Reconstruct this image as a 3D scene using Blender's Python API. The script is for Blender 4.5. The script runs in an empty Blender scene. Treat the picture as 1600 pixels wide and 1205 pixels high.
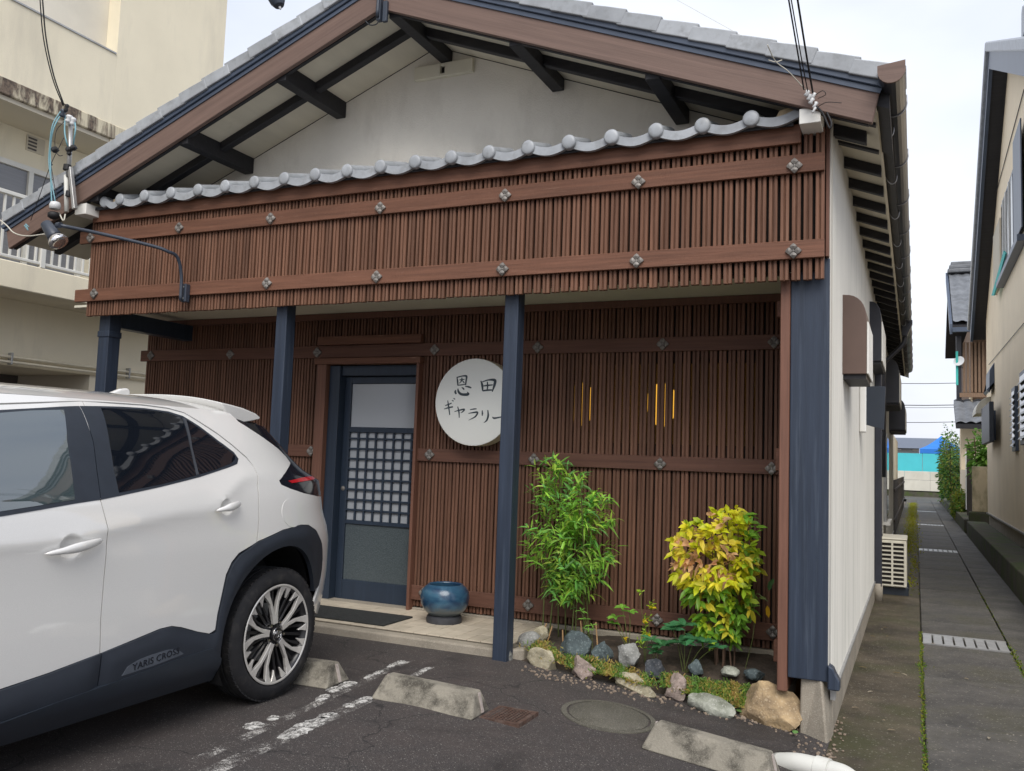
import bpy, bmesh, math, random
from math import sin, cos, pi, radians
from mathutils import Vector, Matrix, noise
from mathutils.geometry import delaunay_2d_cdt, tessellate_polygon
random.seed(7)
scene = bpy.context.scene
COL = scene.collection

# ------------------------------------------------------------------ camera
CAM_H = 1.285
FPX = 1366.96                      # focal length in pixels of a 1600 px wide picture
YAW, PITCH, ROLL = radians(24.829), radians(4.725), radians(-2.023)
_f = Vector((-sin(YAW)*cos(PITCH), cos(YAW)*cos(PITCH), sin(PITCH)))
_r = Vector((cos(YAW), sin(YAW), 0.0))
_u = _r.cross(_f)
_r2 = _r*cos(ROLL) - _u*sin(ROLL)
_u2 = _r2.cross(_f)
cam_data = bpy.data.cameras.new('camera')
cam = bpy.data.objects.new('camera', cam_data)
COL.objects.link(cam)
cam_data.sensor_width = 36.0
cam_data.lens = FPX/1600*36.0
cam_data.clip_start = 0.05
cam_data.clip_end = 3000.0
_m = Matrix((_r2, _u2, -_f)).transposed().to_4x4()
_m.translation = (0, 0, CAM_H)
cam.matrix_world = _m
scene.camera = cam

# ------------------------------------------------------------------ world, sun, exposure
SUN_EL, SUN_AZ = radians(48), radians(155)
world = bpy.data.worlds.new('World')
scene.world = world
world.use_nodes = True
wn, wl = world.node_tree.nodes, world.node_tree.links
wn.clear()
w_out = wn.new('ShaderNodeOutputWorld'); w_bg = wn.new('ShaderNodeBackground')
w_sky = wn.new('ShaderNodeTexSky'); w_sky.sky_type = 'NISHITA'; w_sky.sun_disc = False
w_sky.sun_elevation = SUN_EL; w_sky.sun_rotation = SUN_AZ
w_sky.air_density = 1.6; w_sky.dust_density = 3.0
w_co = wn.new('ShaderNodeTexCoord'); w_mp = wn.new('ShaderNodeMapping'); w_mp.inputs['Scale'].default_value = (1.0, 1.0, 2.2)
w_nz = wn.new('ShaderNodeTexNoise'); w_nz.inputs['Scale'].default_value = 1.7; w_nz.inputs['Detail'].default_value = 5; w_nz.inputs['Roughness'].default_value = .48
w_rp = wn.new('ShaderNodeValToRGB')
w_rp.color_ramp.elements[0].position = .36; w_rp.color_ramp.elements[0].color = (3.15, 3.4, 4.25, 1)
w_rp.color_ramp.elements[1].position = .62; w_rp.color_ramp.elements[1].color = (4.9, 5.05, 5.45, 1)
w_mx = wn.new('ShaderNodeMix'); w_mx.data_type = 'RGBA'; w_mx.inputs['Factor'].default_value = .88
wl.new(w_co.outputs['Generated'], w_mp.inputs['Vector']); wl.new(w_mp.outputs['Vector'], w_nz.inputs['Vector'])
wl.new(w_nz.outputs['Fac'], w_rp.inputs['Fac'])
wl.new(w_sky.outputs['Color'], w_mx.inputs['A']); wl.new(w_rp.outputs['Color'], w_mx.inputs['B'])
wl.new(w_mx.outputs['Result'], w_bg.inputs['Color'])
w_bg.inputs['Strength'].default_value = 0.117
wl.new(w_bg.outputs['Background'], w_out.inputs['Surface'])

sun_data = bpy.data.lights.new('sun', 'SUN')
sun = bpy.data.objects.new('sun', sun_data)
COL.objects.link(sun)
sun_data.energy = 1.5
sun_data.angle = radians(40)
sun_data.color = (1.0, .96, .9)
_sd = Vector((sin(SUN_AZ)*cos(SUN_EL), cos(SUN_AZ)*cos(SUN_EL), sin(SUN_EL)))
sun.rotation_euler = _sd.to_track_quat('Z', 'Y').to_euler()
sun.location = (0, -3, 12)

scene.view_settings.view_transform = 'Standard'
scene.view_settings.look = 'None'
scene.view_settings.gamma = 1.0
scene.view_settings.use_curve_mapping = False
scene.view_settings.exposure = 0.93

# ------------------------------------------------------------------ pixel helpers (photograph pixels to places in the yard)
def ray(x, y):
    return _r2*((x-800)/FPX) - _u2*((y-602.5)/FPX) + _f
def at_y(x, y, Y):
    d = ray(x, y); t = Y/d.y; return Vector((d.x*t, Y, CAM_H+d.z*t))
def at_x(x, y, X):
    d = ray(x, y); t = X/d.x; return Vector((X, d.y*t, CAM_H+d.z*t))
def at_z(x, y, Z):
    d = ray(x, y); t = (Z-CAM_H)/d.z; return Vector((d.x*t, d.y*t, Z))
def lot_z(X):
    t = (X+2.35)/1.95
    t = 0 if t < 0 else 1 if t > 1 else t
    return -0.17*t
def at_lot(x, y):
    z = 0.0
    for _ in range(30):
        p = at_z(x, y, z); z = lot_z(p.x)
    return p

# ------------------------------------------------------------------ materials
MATS = {}
def _new(name):
    m = bpy.data.materials.new(name); m.use_nodes = True
    nt = m.node_tree
    return m, nt.nodes, nt.links, nt.nodes['Principled BSDF']
def coords(n, l, stretch=(1, 1, 1), shift=True, rot=None):
    tc = n.new('ShaderNodeTexCoord'); mp = n.new('ShaderNodeMapping')
    mp.inputs['Scale'].default_value = stretch
    src = tc.outputs['Object']
    if rot:
        mr = n.new('ShaderNodeMapping'); mr.inputs['Rotation'].default_value = (0, rot, 0); l.new(src, mr.inputs['Vector']); src = mr.outputs['Vector']
    l.new(src, mp.inputs['Vector'])
    if not shift: return mp.outputs['Vector']
    oi = n.new('ShaderNodeObjectInfo'); ml = n.new('ShaderNodeMath'); ml.operation = 'MULTIPLY'; ml.inputs[1].default_value = 37.0
    l.new(oi.outputs['Random'], ml.inputs[0])
    ad = n.new('ShaderNodeVectorMath'); ad.operation = 'ADD'
    l.new(mp.outputs['Vector'], ad.inputs[0]); l.new(ml.outputs[0], ad.inputs[1])
    return ad.outputs['Vector']
def noise_node(n, l, vec, scale, detail=5, rough=.55, dist=0):
    t = n.new('ShaderNodeTexNoise'); t.inputs['Scale'].default_value = scale; t.inputs['Detail'].default_value = detail
    t.inputs['Roughness'].default_value = rough; t.inputs['Distortion'].default_value = dist
    l.new(vec, t.inputs['Vector']); return t.outputs['Fac']
def ramp(n, l, fac, lo, hi, c0, c1):
    r = n.new('ShaderNodeValToRGB'); e = r.color_ramp.elements
    e[0].position, e[1].position = lo, hi
    e[0].color = (*c0, 1) if len(c0) == 3 else c0; e[1].color = (*c1, 1) if len(c1) == 3 else c1
    l.new(fac, r.inputs['Fac']); return r.outputs['Color']
def mixc(n, l, fac, a, b, mode='MIX'):
    m = n.new('ShaderNodeMix'); m.data_type = 'RGBA'; m.blend_type = mode
    if isinstance(fac, (int, float)): m.inputs['Factor'].default_value = fac
    else: l.new(fac, m.inputs['Factor'])
    for key, v in (('A', a), ('B', b)):
        if isinstance(v, tuple): m.inputs[key].default_value = (*v, 1) if len(v) == 3 else v
        else: l.new(v, m.inputs[key])
    return m.outputs['Result']
def tint(c, k): return tuple(max(0, min(1, x*k)) for x in c)
def mat(name, col, rough=.6, var=.18, scale=5., stretch=(1, 1, 1), bump=0., bscale=60., metal=0., spec=.4, rnd=0., coat=0.,
        dirt=None, speck=None, bstretch=None, rot=None):
    """plain painted / wooden / stone surface: two noises of tint, per-object tint, blotches (dirt), fine specks, bump"""
    if name in MATS: return MATS[name]
    m, n, l, b = _new(name)
    v = coords(n, l, stretch, True, rot)
    f = noise_node(n, l, v, scale, 6)
    c = ramp(n, l, f, .3, .72, tint(col, 1-var), tint(col, 1+var))
    if rnd:
        oi = n.new('ShaderNodeObjectInfo'); hs = n.new('ShaderNodeHueSaturation')
        mr = n.new('ShaderNodeMapRange'); mr.inputs['To Min'].default_value = 1-rnd; mr.inputs['To Max'].default_value = 1+rnd
        l.new(oi.outputs['Random'], mr.inputs['Value']); l.new(mr.outputs[0], hs.inputs['Value']); l.new(c, hs.inputs['Color']); c = hs.outputs['Color']
    v0 = coords(n, l, (1, 1, 1))
    if dirt:
        dc, ds, lo, hi, amt = dirt[:5]
        vd = coords(n, l, dirt[5], True, rot) if len(dirt) > 5 else v0
        fd = noise_node(n, l, vd, ds, 8, .65)
        k = ramp(n, l, fd, lo, hi, (0, 0, 0), (amt, amt, amt))
        c = mixc(n, l, k, c, dc)
    if speck:
        sc, ss, lo, amt = speck
        vo = n.new('ShaderNodeTexVoronoi'); vo.inputs['Scale'].default_value = ss; l.new(v0, vo.inputs['Vector'])
        sep = n.new('ShaderNodeSeparateColor'); l.new(vo.outputs['Color'], sep.inputs['Color'])
        k = ramp(n, l, sep.outputs['Red'], lo, min(1, lo+.08), (0, 0, 0), (amt, amt, amt))
        c = mixc(n, l, k, c, sc)
    l.new(c, b.inputs['Base Color'])
    b.inputs['Roughness'].default_value = rough; b.inputs['Metallic'].default_value = metal
    b.inputs['Specular IOR Level'].default_value = spec
    if coat: b.inputs['Coat Weight'].default_value = coat; b.inputs['Coat Roughness'].default_value = .04
    if bump:
        bp = n.new('ShaderNodeBump'); bp.inputs['Strength'].default_value = bump; bp.inputs['Distance'].default_value = .01
        vb = coords(n, l, bstretch) if bstretch else v
        l.new(noise_node(n, l, vb, bscale, 6, .6), bp.inputs['Height']); l.new(bp.outputs['Normal'], b.inputs['Normal'])
    MATS[name] = m
    return m
def glass_mat(name, col, rough=.05, trans=0., spec=.5, alpha=1.):
    if name in MATS: return MATS[name]
    m, n, l, b = _new(name)
    b.inputs['Base Color'].default_value = (*col, 1); b.inputs['Roughness'].default_value = rough
    b.inputs['Transmission Weight'].default_value = trans; b.inputs['Specular IOR Level'].default_value = spec
    b.inputs['IOR'].default_value = 1.5; b.inputs['Alpha'].default_value = alpha
    MATS[name] = m; return m
def emit_mat(name, col, s):
    m, n, l, b = _new(name)
    b.inputs['Base Color'].default_value = (*col, 1); b.inputs['Emission Color'].default_value = (*col, 1); b.inputs['Emission Strength'].default_value = s
    MATS[name] = m; return m

# ------------------------------------------------------------------ mesh builder
class MB:
    def __init__(s): s.v, s.f, s.c = [], [], []
    def add(s, vs, fs, col=None):
        o = len(s.v); s.v += [Vector(p) for p in vs]; s.f += [tuple(i+o for i in f) for f in fs]
        s.c += [col]*len(fs); return s
    def box(s, x0, x1, y0, y1, z0, z1):
        return s.add([(x0,y0,z0),(x1,y0,z0),(x1,y1,z0),(x0,y1,z0),(x0,y0,z1),(x1,y0,z1),(x1,y1,z1),(x0,y1,z1)],
                     [(0,3,2,1),(4,5,6,7),(0,1,5,4),(1,2,6,5),(2,3,7,6),(3,0,4,7)])
    def bar(s, a, b, w, h, up=(0,0,1)):
        a, b = Vector(a), Vector(b); d = (b-a).normalized(); up = Vector(up)
        sd = d.cross(up)
        if sd.length < 1e-5: sd = d.cross(Vector((1,0,0)))
        sd.normalize(); u = sd.cross(d).normalized()
        q = [(-w/2,-h/2),(w/2,-h/2),(w/2,h/2),(-w/2,h/2)]
        vs = [a+sd*i+u*j for i, j in q]+[b+sd*i+u*j for i, j in q]
        return s.add(vs, [(0,3,2,1),(4,5,6,7),(0,1,5,4),(1,2,6,5),(2,3,7,6),(3,0,4,7)][::1])
    def prism(s, poly, axis, d0, d1):
        """polygon in the two other axes (order: x->(y,z), y->(x,z), z->(x,y)), extruded from d0 to d1"""
        n = len(poly)
        def mk(p, d):
            return (d, p[0], p[1]) if axis == 'x' else (p[0], d, p[1]) if axis == 'y' else (p[0], p[1], d)
        vs = [mk(p, d0) for p in poly]+[mk(p, d1) for p in poly]
        fs = [tuple(range(n))[::-1], tuple(range(n, 2*n))]+[(i, (i+1) % n, n+(i+1) % n, n+i) for i in range(n)]
        return s.add(vs, fs)
    def tube(s, pts, r, n=8, caps=True):
        pts = [Vector(p) for p in pts]; rs = r if isinstance(r, (list, tuple)) else [r]*len(pts)
        o = []; fs = []; prev = None
        for i, p in enumerate(pts):
            d = (pts[min(i+1, len(pts)-1)]-pts[max(i-1, 0)])
            d = d.normalized() if d.length > 1e-9 else Vector((0, 0, 1))
            if prev is None:
                a = d.cross(Vector((0, 0, 1)))
                if a.length < .1: a = d.cross(Vector((1, 0, 0)))
            else:
                a = prev-d*prev.dot(d)
                if a.length < 1e-4: a = d.cross(Vector((.3, .8, .2)))
            a.normalize(); b = d.cross(a); prev = a
            o += [p+(a*cos(2*pi*k/n)+b*sin(2*pi*k/n))*rs[i] for k in range(n)]
        for i in range(len(pts)-1):
            for k in range(n):
                fs.append((i*n+k, i*n+(k+1) % n, (i+1)*n+(k+1) % n, (i+1)*n+k))
        if caps: fs += [tuple(range(n))[::-1], tuple(range((len(pts)-1)*n, len(pts)*n))]
        return s.add(o, fs)
    def lathe(s, prof, n=32, c=(0, 0, 0), axis=None, caps=True):
        """profile of (radius, height) turned about the z axis (or a given axis) at c"""
        rot = Matrix.Identity(3)
        if axis is not None: rot = Vector(axis).to_track_quat('Z', 'Y').to_matrix()
        c = Vector(c); vs = []; fs = []; m = len(prof)
        for k in range(n):
            t = 2*pi*k/n
            for r, h in prof: vs.append(c+rot @ Vector((r*cos(t), r*sin(t), h)))
        for k in range(n):
            k2 = (k+1) % n
            for i in range(m-1): fs.append((k*m+i, k2*m+i, k2*m+i+1, k*m+i+1))
        if caps and prof[0][0] > 1e-6: fs.append(tuple(k*m for k in range(n))[::-1])
        if caps and prof[-1][0] > 1e-6: fs.append(tuple(k*m+m-1 for k in range(n)))
        return s.add(vs, fs)
    def grid(s, fn, nu, nv, col=None):
        vs = [fn(i/nu, j/nv) for i in range(nu+1) for j in range(nv+1)]
        fs = [(i*(nv+1)+j, (i+1)*(nv+1)+j, (i+1)*(nv+1)+j+1, i*(nv+1)+j+1) for i in range(nu) for j in range(nv)]
        return s.add(vs, fs, col)
    def build(s, name, m, parent=None, smooth=False, bevel=0., seg=1, origin=None, kind=None, colattr=False, fix=True, auto=None, solid=0.):
        lo = Vector((min(p.x for p in s.v), min(p.y for p in s.v), min(p.z for p in s.v)))
        hi = Vector((max(p.x for p in s.v), max(p.y for p in s.v), max(p.z for p in s.v)))
        o = Vector(origin) if origin is not None else Vector(((lo.x+hi.x)/2, (lo.y+hi.y)/2, lo.z))
        me = bpy.data.meshes.new(name)
        me.from_pydata([p-o for p in s.v], [], s.f)
        if fix:
            bm = bmesh.new(); bm.from_mesh(me)
            bmesh.ops.remove_doubles(bm, verts=bm.verts, dist=1e-6)
            bmesh.ops.recalc_face_normals(bm, faces=bm.faces); bm.to_mesh(me); bm.free()
        if colattr:
            ca = me.color_attributes.new('Col', 'FLOAT_COLOR', 'CORNER'); k = 0
            for p in me.polygons:
                cc = s.c[p.index] or (1, 1, 1)
                for li in p.loop_indices: ca.data[li].color = (*cc, 1)
        me.materials.append(m if not isinstance(m, str) else MATS[m])
        ob = bpy.data.objects.new(name, me); COL.objects.link(ob)
        put(ob, o, parent)
        if smooth: me.shade_smooth()
        if auto is not None:
            me.shade_smooth(); me.set_sharp_from_angle(angle=radians(auto))
        if solid:
            md = ob.modifiers.new('thick', 'SOLIDIFY'); md.thickness = solid; md.offset = -1
        if bevel:
            md = ob.modifiers.new('edge', 'BEVEL'); md.width = bevel; md.segments = seg; md.limit_method = 'ANGLE'; md.angle_limit = radians(40)
        if kind: ob['kind'] = kind
        return ob
WL = {}
def put(ob, o, parent):
    """place ob with its origin at the world point o under an unrotated parent"""
    WL[ob.name] = Vector(o)
    if parent is not None:
        ob.parent = parent; ob.location = Vector(o)-WL[parent.name]
    else: ob.location = o
    return ob
def thing(name, loc, label, cat, group=None):
    e = bpy.data.objects.new(name, None); COL.objects.link(e); e.empty_display_size = .2
    put(e, Vector(loc), None); return tag(e, label, cat, group)
def tag(o, label=None, cat=None, group=None, kind=None):
    if label: o['label'] = label
    if cat: o['category'] = cat
    if group: o['group'] = group
    if kind: o['kind'] = kind
    return o
def again(src, o, parent, name=None):
    """another object sharing src's mesh, at world point o"""
    ob = src.copy(); COL.objects.link(ob)
    if name: ob.name = name
    for k in ('label', 'category', 'group'):
        if k in ob: del ob[k]
    return put(ob, Vector(o), parent)
def smoothstep(a, b, x):
    t = max(0, min(1, (x-a)/(b-a))); return t*t*(3-2*t)
def catmull(pts, n=8, closed=False):
    P = [Vector(p) for p in pts]; out = []; m = len(P)
    rng = range(m) if closed else range(m-1)
    for i in rng:
        p0 = P[(i-1) % m] if closed or i > 0 else P[0]*2-P[1]
        p1, p2 = P[i], P[(i+1) % m]
        p3 = P[(i+2) % m] if closed or i+2 < m else p2*2-p1
        for k in range(n):
            t = k/n
            out.append(.5*((2*p1)+(p2-p0)*t+(2*p0-5*p1+4*p2-p3)*t*t+(3*p1-p0-3*p2+p3)*t*t*t))
    if not closed: out.append(P[-1])
    return out

# ------------------------------------------------------------------ palette
SL = (60, 60, 2.5)      # grain along z
mat('slat_wood', (.152, .074, .046), .62, .3, .9, SL, .3, 3., rnd=.17, spec=.3, dirt=((.25, .15, .105), 1.0, .54, .74, .6, (50, 50, 1.5)))
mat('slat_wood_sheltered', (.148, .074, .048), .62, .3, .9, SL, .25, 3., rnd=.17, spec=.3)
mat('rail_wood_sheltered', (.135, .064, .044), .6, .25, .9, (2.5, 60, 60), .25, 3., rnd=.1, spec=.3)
mat('rail_wood', (.145, .066, .041), .6, .25, .9, (2.5, 60, 60), .25, 3., rnd=.1, spec=.3, dirt=((.42, .27, .2), 1.2, .62, .72, .5, (4, 90, 90)))
mat('trim_wood', (.15, .07, .047), .6, .2, .9, SL, .2, 3., rnd=.1)
for _nm, _rt in (('barge_wood', 0.), ('barge_wood_right', -.372), ('barge_wood_left', .372)):
    mat(_nm, (.165, .108, .088), .6, .16, .5, (2, 70, 70), .12, 2., dirt=((.09, .058, .05), 1.2, .5, .72, .5, (1.6, 50, 50)), rot=_rt)
mat('dark_wood', (.022, .022, .026), .55, .25, 1., (3, 40, 40), .1, 3., spec=.35)
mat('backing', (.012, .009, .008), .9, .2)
mat('blue_paint', (.026, .037, .060), .48, .2, .9, (45, 45, 2.), .18, 3., dirt=((.10, .125, .165), 1.0, .55, .78, .5, (30, 30, 1.2)))
mat('blue_paint_door', (.022, .034, .055), .45, .15, .9, (45, 45, 2.), .12, 3.)
mat('plaster', (.80, .77, .70), .9, .06, 2.5, (1, 1, 1), .5, 110., dirt=((.44, .41, .36), 1.3, .48, .78, .6, (1.6, 1, .7)))
mat('soffit', (.68, .63, .51), .7, .07, 1.2, (6, 1, 1), .1, 30., dirt=((.3, .26, .18), 2.2, .62, .85, .5))
mat('ceiling', (.72, .69, .57), .7, .06, 2.)
mat('siding', (.60, .585, .54), .42, .06, 1.2, (1, 6, .4), 0, dirt=((.30, .31, .27), 1.3, .5, .78, .6, (1, 7, .35)))
mat('concrete', (.30, .265, .215), .9, .15, 5., bump=.4, bscale=120., dirt=((.16, .15, .12), 3., .5, .75, .6), speck=((.4, .37, .31), 260., .8, .6))
mat('tile_glaze', (.33, .35, .375), .42, .14, 8., bump=.06, bscale=30., rnd=.12, spec=.5, dirt=((.17, .175, .175), 13., .5, .72, .6))
mat('flashing', (.055, .075, .115), .4, .12, 4., spec=.5)
mat('gutter_brown', (.032, .034, .045), .3, .15, 4., spec=.5)
mat('white_paint', (.80, .79, .75), .6, .05, 4., dirt=((.4, .36, .28), 6., .62, .8, .5))
mat('rosette_metal', (.20, .185, .17), .45, .2, 30., metal=.2, rnd=.15)
mat('porch_tile', (.50, .44, .35), .55, .1, 9., rnd=.07, dirt=((.27, .23, .17), 6., .55, .8, .45))
mat('grout', (.13, .115, .09), .9, .12, 20.)
# ------------------------------------------------------------------ ground
def asphalt_mat():
    m, n, l, b = _new('asphalt'); v = coords(n, l, (1, 1, 1), False)
    big = noise_node(n, l, v, .55, 5, .6)
    c = ramp(n, l, big, .35, .68, (.026, .024, .025), (.056, .043, .040))
    mid = noise_node(n, l, v, 5., 8, .7)
    c = mixc(n, l, ramp(n, l, mid, .42, .72, (0, 0, 0), (.6, .6, .6)), c, (.018, .019, .022))
    fine = noise_node(n, l, v, 230., 3, .7)
    c = mixc(n, l, ramp(n, l, fine, .44, .64, (.0, .0, .0), (.75, .75, .75)), c, (.115, .100, .092))
    vo = n.new('ShaderNodeTexVoronoi'); vo.inputs['Scale'].default_value = 240.; l.new(v, vo.inputs['Vector'])
    sep = n.new('ShaderNodeSeparateColor'); l.new(vo.outputs['Color'], sep.inputs['Color'])
    c = mixc(n, l, ramp(n, l, sep.outputs['Red'], .955, .985, (0, 0, 0), (.7, .7, .7)), c, (.28, .265, .24))
    dp = noise_node(n, l, v, 1.1, 6, .62, .6)
    c = mixc(n, l, ramp(n, l, dp, .52, .62, (0, 0, 0), (.5, .5, .5)), c, (.016, .015, .016))
    v2 = n.new('ShaderNodeTexVoronoi'); v2.feature = 'DISTANCE_TO_EDGE'; v2.inputs['Scale'].default_value = .8
    wv = n.new('ShaderNodeVectorMath'); wv.operation = 'MULTIPLY_ADD'
    nz = n.new('ShaderNodeTexNoise'); nz.inputs['Scale'].default_value = 3.; nz.inputs['Detail'].default_value = 6; l.new(v, nz.inputs['Vector'])
    l.new(nz.outputs['Color'], wv.inputs[0]); wv.inputs[1].default_value = (.5, .5, .5); l.new(v, wv.inputs[2]); l.new(wv.outputs[0], v2.inputs['Vector'])
    c = mixc(n, l, ramp(n, l, v2.outputs['Distance'], .0, .006, (.75, .75, .75), (0, 0, 0)), c, (.009, .009, .010))
    l.new(c, b.inputs['Base Color']); b.inputs['Specular IOR Level'].default_value = .4
    l.new(ramp(n, l, dp, .48, .66, (.86, .86, .86), (.56, .56, .56)), b.inputs['Roughness'])
    bp = n.new('ShaderNodeBump'); bp.inputs['Strength'].default_value = .75; bp.inputs['Distance'].default_value = .006
    l.new(noise_node(n, l, v, 170., 4, .7), bp.inputs['Height']); l.new(bp.outputs['Normal'], b.inputs['Normal'])
    MATS['asphalt'] = m
asphalt_mat()
def alley_mat(name, ca, cb, moss, mlo, mhi):
    m, n, l, b = _new(name); v = coords(n, l, (1, 1, 1), False)
    c = ramp(n, l, noise_node(n, l, v, 2.2, 7, .65), .35, .7, ca, cb)
    vs = coords(n, l, (1.0, 7.0, 1.0), False)
    c = mixc(n, l, ramp(n, l, noise_node(n, l, vs, 1.1, 5, .6), .5, .7, (0, 0, 0), (.35, .35, .35)), c, tint(ca, .7))
    c = mixc(n, l, ramp(n, l, noise_node(n, l, v, 1.3, 8, .7), mlo, mhi, (0, 0, 0), (.8, .8, .8)), c, moss)
    vo = n.new('ShaderNodeTexVoronoi'); vo.inputs['Scale'].default_value = 130.; l.new(v, vo.inputs['Vector'])
    sep = n.new('ShaderNodeSeparateColor'); l.new(vo.outputs['Color'], sep.inputs['Color'])
    c = mixc(n, l, ramp(n, l, sep.outputs['Red'], .965, .985, (0, 0, 0), (.6, .6, .6)), c, (.26, .24, .2))
    l.new(c, b.inputs['Base Color']); b.inputs['Roughness'].default_value = .68; b.inputs['Specular IOR Level'].default_value = .4
    bp = n.new('ShaderNodeBump'); bp.inputs['Strength'].default_value = .6; bp.inputs['Distance'].default_value = .008
    l.new(noise_node(n, l, v, 90., 6, .7), bp.inputs['Height']); l.new(bp.outputs['Normal'], b.inputs['Normal'])
    MATS[name] = m
alley_mat('alley_concrete', (.036, .029, .019), (.118, .096, .065), (.042, .044, .014), .46, .62)
alley_mat('path_concrete', (.044, .042, .039), (.122, .113, .102), (.044, .042, .022), .48, .66)
mat('dirt_ground', (.14, .12, .10), .95, .2, 1.)

MB().grid(lambda u, v: Vector((-600+1200*u, -400+1200*v, -.30)), 4, 4).build('ground', 'dirt_ground', kind='structure', origin=(0, 0, -.3))
def _lot(u, v):
    X = -14+13.58*u; Y = -7+12.25*v
    return Vector((X, Y, lot_z(X)))
lot = MB().grid(_lot, 130, 90).build('parking_lot', 'asphalt', smooth=True, kind='structure', origin=(0, 0, 0))
MB().grid(lambda u, v: Vector((-15+8.6*u, 5.25+20*v, -.004)), 2, 2).build('side_yard', 'asphalt', kind='structure', origin=(0, 0, 0))

# alley: strip by the wall, slab path over the channel, right strip, all on z = -0.17
AZ = -.17
def _al(x0, x1, y0, y1, nx, ny, amp=.006, z=AZ):
    return lambda u, v: Vector((x0+(x1-x0)*u, y0+(y1-y0)*v, z+amp*noise.noise(Vector((x0+(x1-x0)*u, (y0+(y1-y0)*v)*.7, 3.)))))
MB().grid(_al(-.42, .036, -7, 52, 6, 160), 6, 160).build('alley_pavement', 'alley_concrete', smooth=True, kind='structure', origin=(0, 0, AZ))
path = MB().grid(_al(.036, .74, -7, 52, 2, 2, 0, AZ-.03), 2, 2).build('path', 'alley_concrete', kind='structure', origin=(0, 0, AZ-.03))
yy = 3.2; k = 0; slab_proto = None
slots = [8.42, 18.2, 27.0, 36.2]
grates_y = []
ends = [3.2]
while ends[-1] < 50: ends.append(ends[-1]+1.30)
for i in range(len(ends)-1):
    y0, y1 = ends[i]+.004, ends[i+1]-.004
    segs = [(y0, y1)]
    for s_ in slots:
        new = []
        for a, b_ in segs:
            if s_ < b_ and s_+.5 > a:
                if s_-a > .05: new.append((a, s_-.004))
                if b_-s_-.5 > .05: new.append((s_+.504, b_))
            else: new.append((a, b_))
        segs = new
    for a, b_ in segs:
        dz = random.uniform(-.003, .003)
        MB().box(.048, .716, a, b_, AZ-.045, AZ+.004+dz).build('slab', 'path_concrete', path, bevel=.006)
MB().grid(_al(.728, 1.11, -7, 52, 4, 140, .006, AZ+.002), 4, 140).build('path_verge', 'path_concrete', smooth=True, kind='structure', origin=(0, 0, AZ))
mat('galv', (.40, .40, .395), .42, .12, 12., metal=.55, dirt=((.24, .21, .18), 9., .55, .8, .5))
gl = ['galvanised drain grating across the alley path nearest the camera', 'second drain grating along the alley path, beyond the air conditioner',
      'third drain grating far along the alley path', 'farthest drain grating near the alley end']
for i, s_ in enumerate(slots):
    g = thing('drain_grating', (.38, s_+.25, AZ), gl[i], 'grating', 'gratings across the alley path')
    MB().box(.05, .714, s_, s_+.03, AZ-.03, AZ+.007).build('frame_bar', 'galv', g)
    MB().box(.05, .714, s_+.47, s_+.5, AZ-.03, AZ+.007).build('frame_bar', 'galv', g)
    for j in range(8):
        x = .056+j*.083
        MB().box(x, x+.07, s_+.034, s_+.466, AZ-.02, AZ+.006).build('panel', 'galv', g, bevel=.003)

# ------------------------------------------------------------------ the house
HB = (-3.4, 6.1, 0)
house = thing('gallery_house', HB, 'single storey gallery house with brown slatted front, blue posts and tiled gable roof', 'house')
RX = -3.37; SLP = .390
def barge_z(x): return 4.362-SLP*abs(x-RX)
YG = 5.68          # gable wall
XR, XL = -.432, -6.62

# gable wall and main walls
gw = MB()
gw.prism([(XL+.15, 2.47), (XR-.004, 2.47), (XR-.004, barge_z(XR)+.08), (RX, 4.362+.08), (XL+.15, barge_z(XL+.15)+.08)], 'y', YG, YG+.12)
gw.build('gable_wall', 'plaster', house)
# side wall with fine vertical ribs
sw = MB(); pts = []
y = 5.26
while y < 20.3:
    pts += [(y, XR), (y+.036, XR), (y+.044, XR+.008), (y+.056, XR+.008)]; y += .064
pts.append((y, XR))
n_ = len(pts)
vs = [(x, yy_, .03) for yy_, x in pts]+[(x, yy_, 3.40) for yy_, x in pts]
sw.add(vs, [(i, i+1, n_+i+1, n_+i) for i in range(n_-1)])
sw.build('side_wall', 'siding', house)
MB().box(XR-.02, XR+.003, 5.14, 5.258, .14, 3.40).build('corner_trim', 'siding', house)
MB().box(XL, XR-.03, 7.4, 20.3, 0.0, 3.35).build('inner_wall', 'plaster', house)
MB().box(XL-.03, XL+.02, 6.182, 7.4, 0.0, 3.35).build('left_wall', 'plaster', house)
MB().box(XL, XR-.03, 6.19, 7.4, 2.48, 2.52).build('room_ceiling', 'backing', house)
MB().box(XR-.05, XR+.012, 5.30, 20.3, -.32, .026).build('foundation', 'concrete', house, bevel=.006)
MB().box(XR-.04, XR+.022, 5.26, 20.3, .026, .044).build('base_flashing', 'galv', house)
# tapered concrete block under the corner post
MB().add([(-.585, 5.15, -.3), (-.415, 5.04, -.3), (-.405, 5.30, -.3), (-.585, 5.34, -.3), (-.575, 5.17, .205), (-.468, 5.15, .20), (-.44, 5.30, .20), (-.575, 5.34, .205)],
         [(0,3,2,1),(4,5,6,7),(0,1,5,4),(1,2,6,5),(2,3,7,6),(3,0,4,7)]).build('corner_footing', 'concrete', house, bevel=.012, seg=2)

# roof deck
ov = []
def slope_pts(x): return barge_z(x)
for sx, xe in ((1, -.185), (-1, -7.08)):
    mb = MB()
    n_ = 30
    # soffit board (underside) and deck
    a = [(RX, barge_z(RX)+.085), (xe, barge_z(xe)+.085), (xe, barge_z(xe)+.115), (RX, barge_z(RX)+.115)]
    mb.prism(a, 'y', 4.925, YG-.003)
    mb.build('soffit', 'soffit', house)
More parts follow.
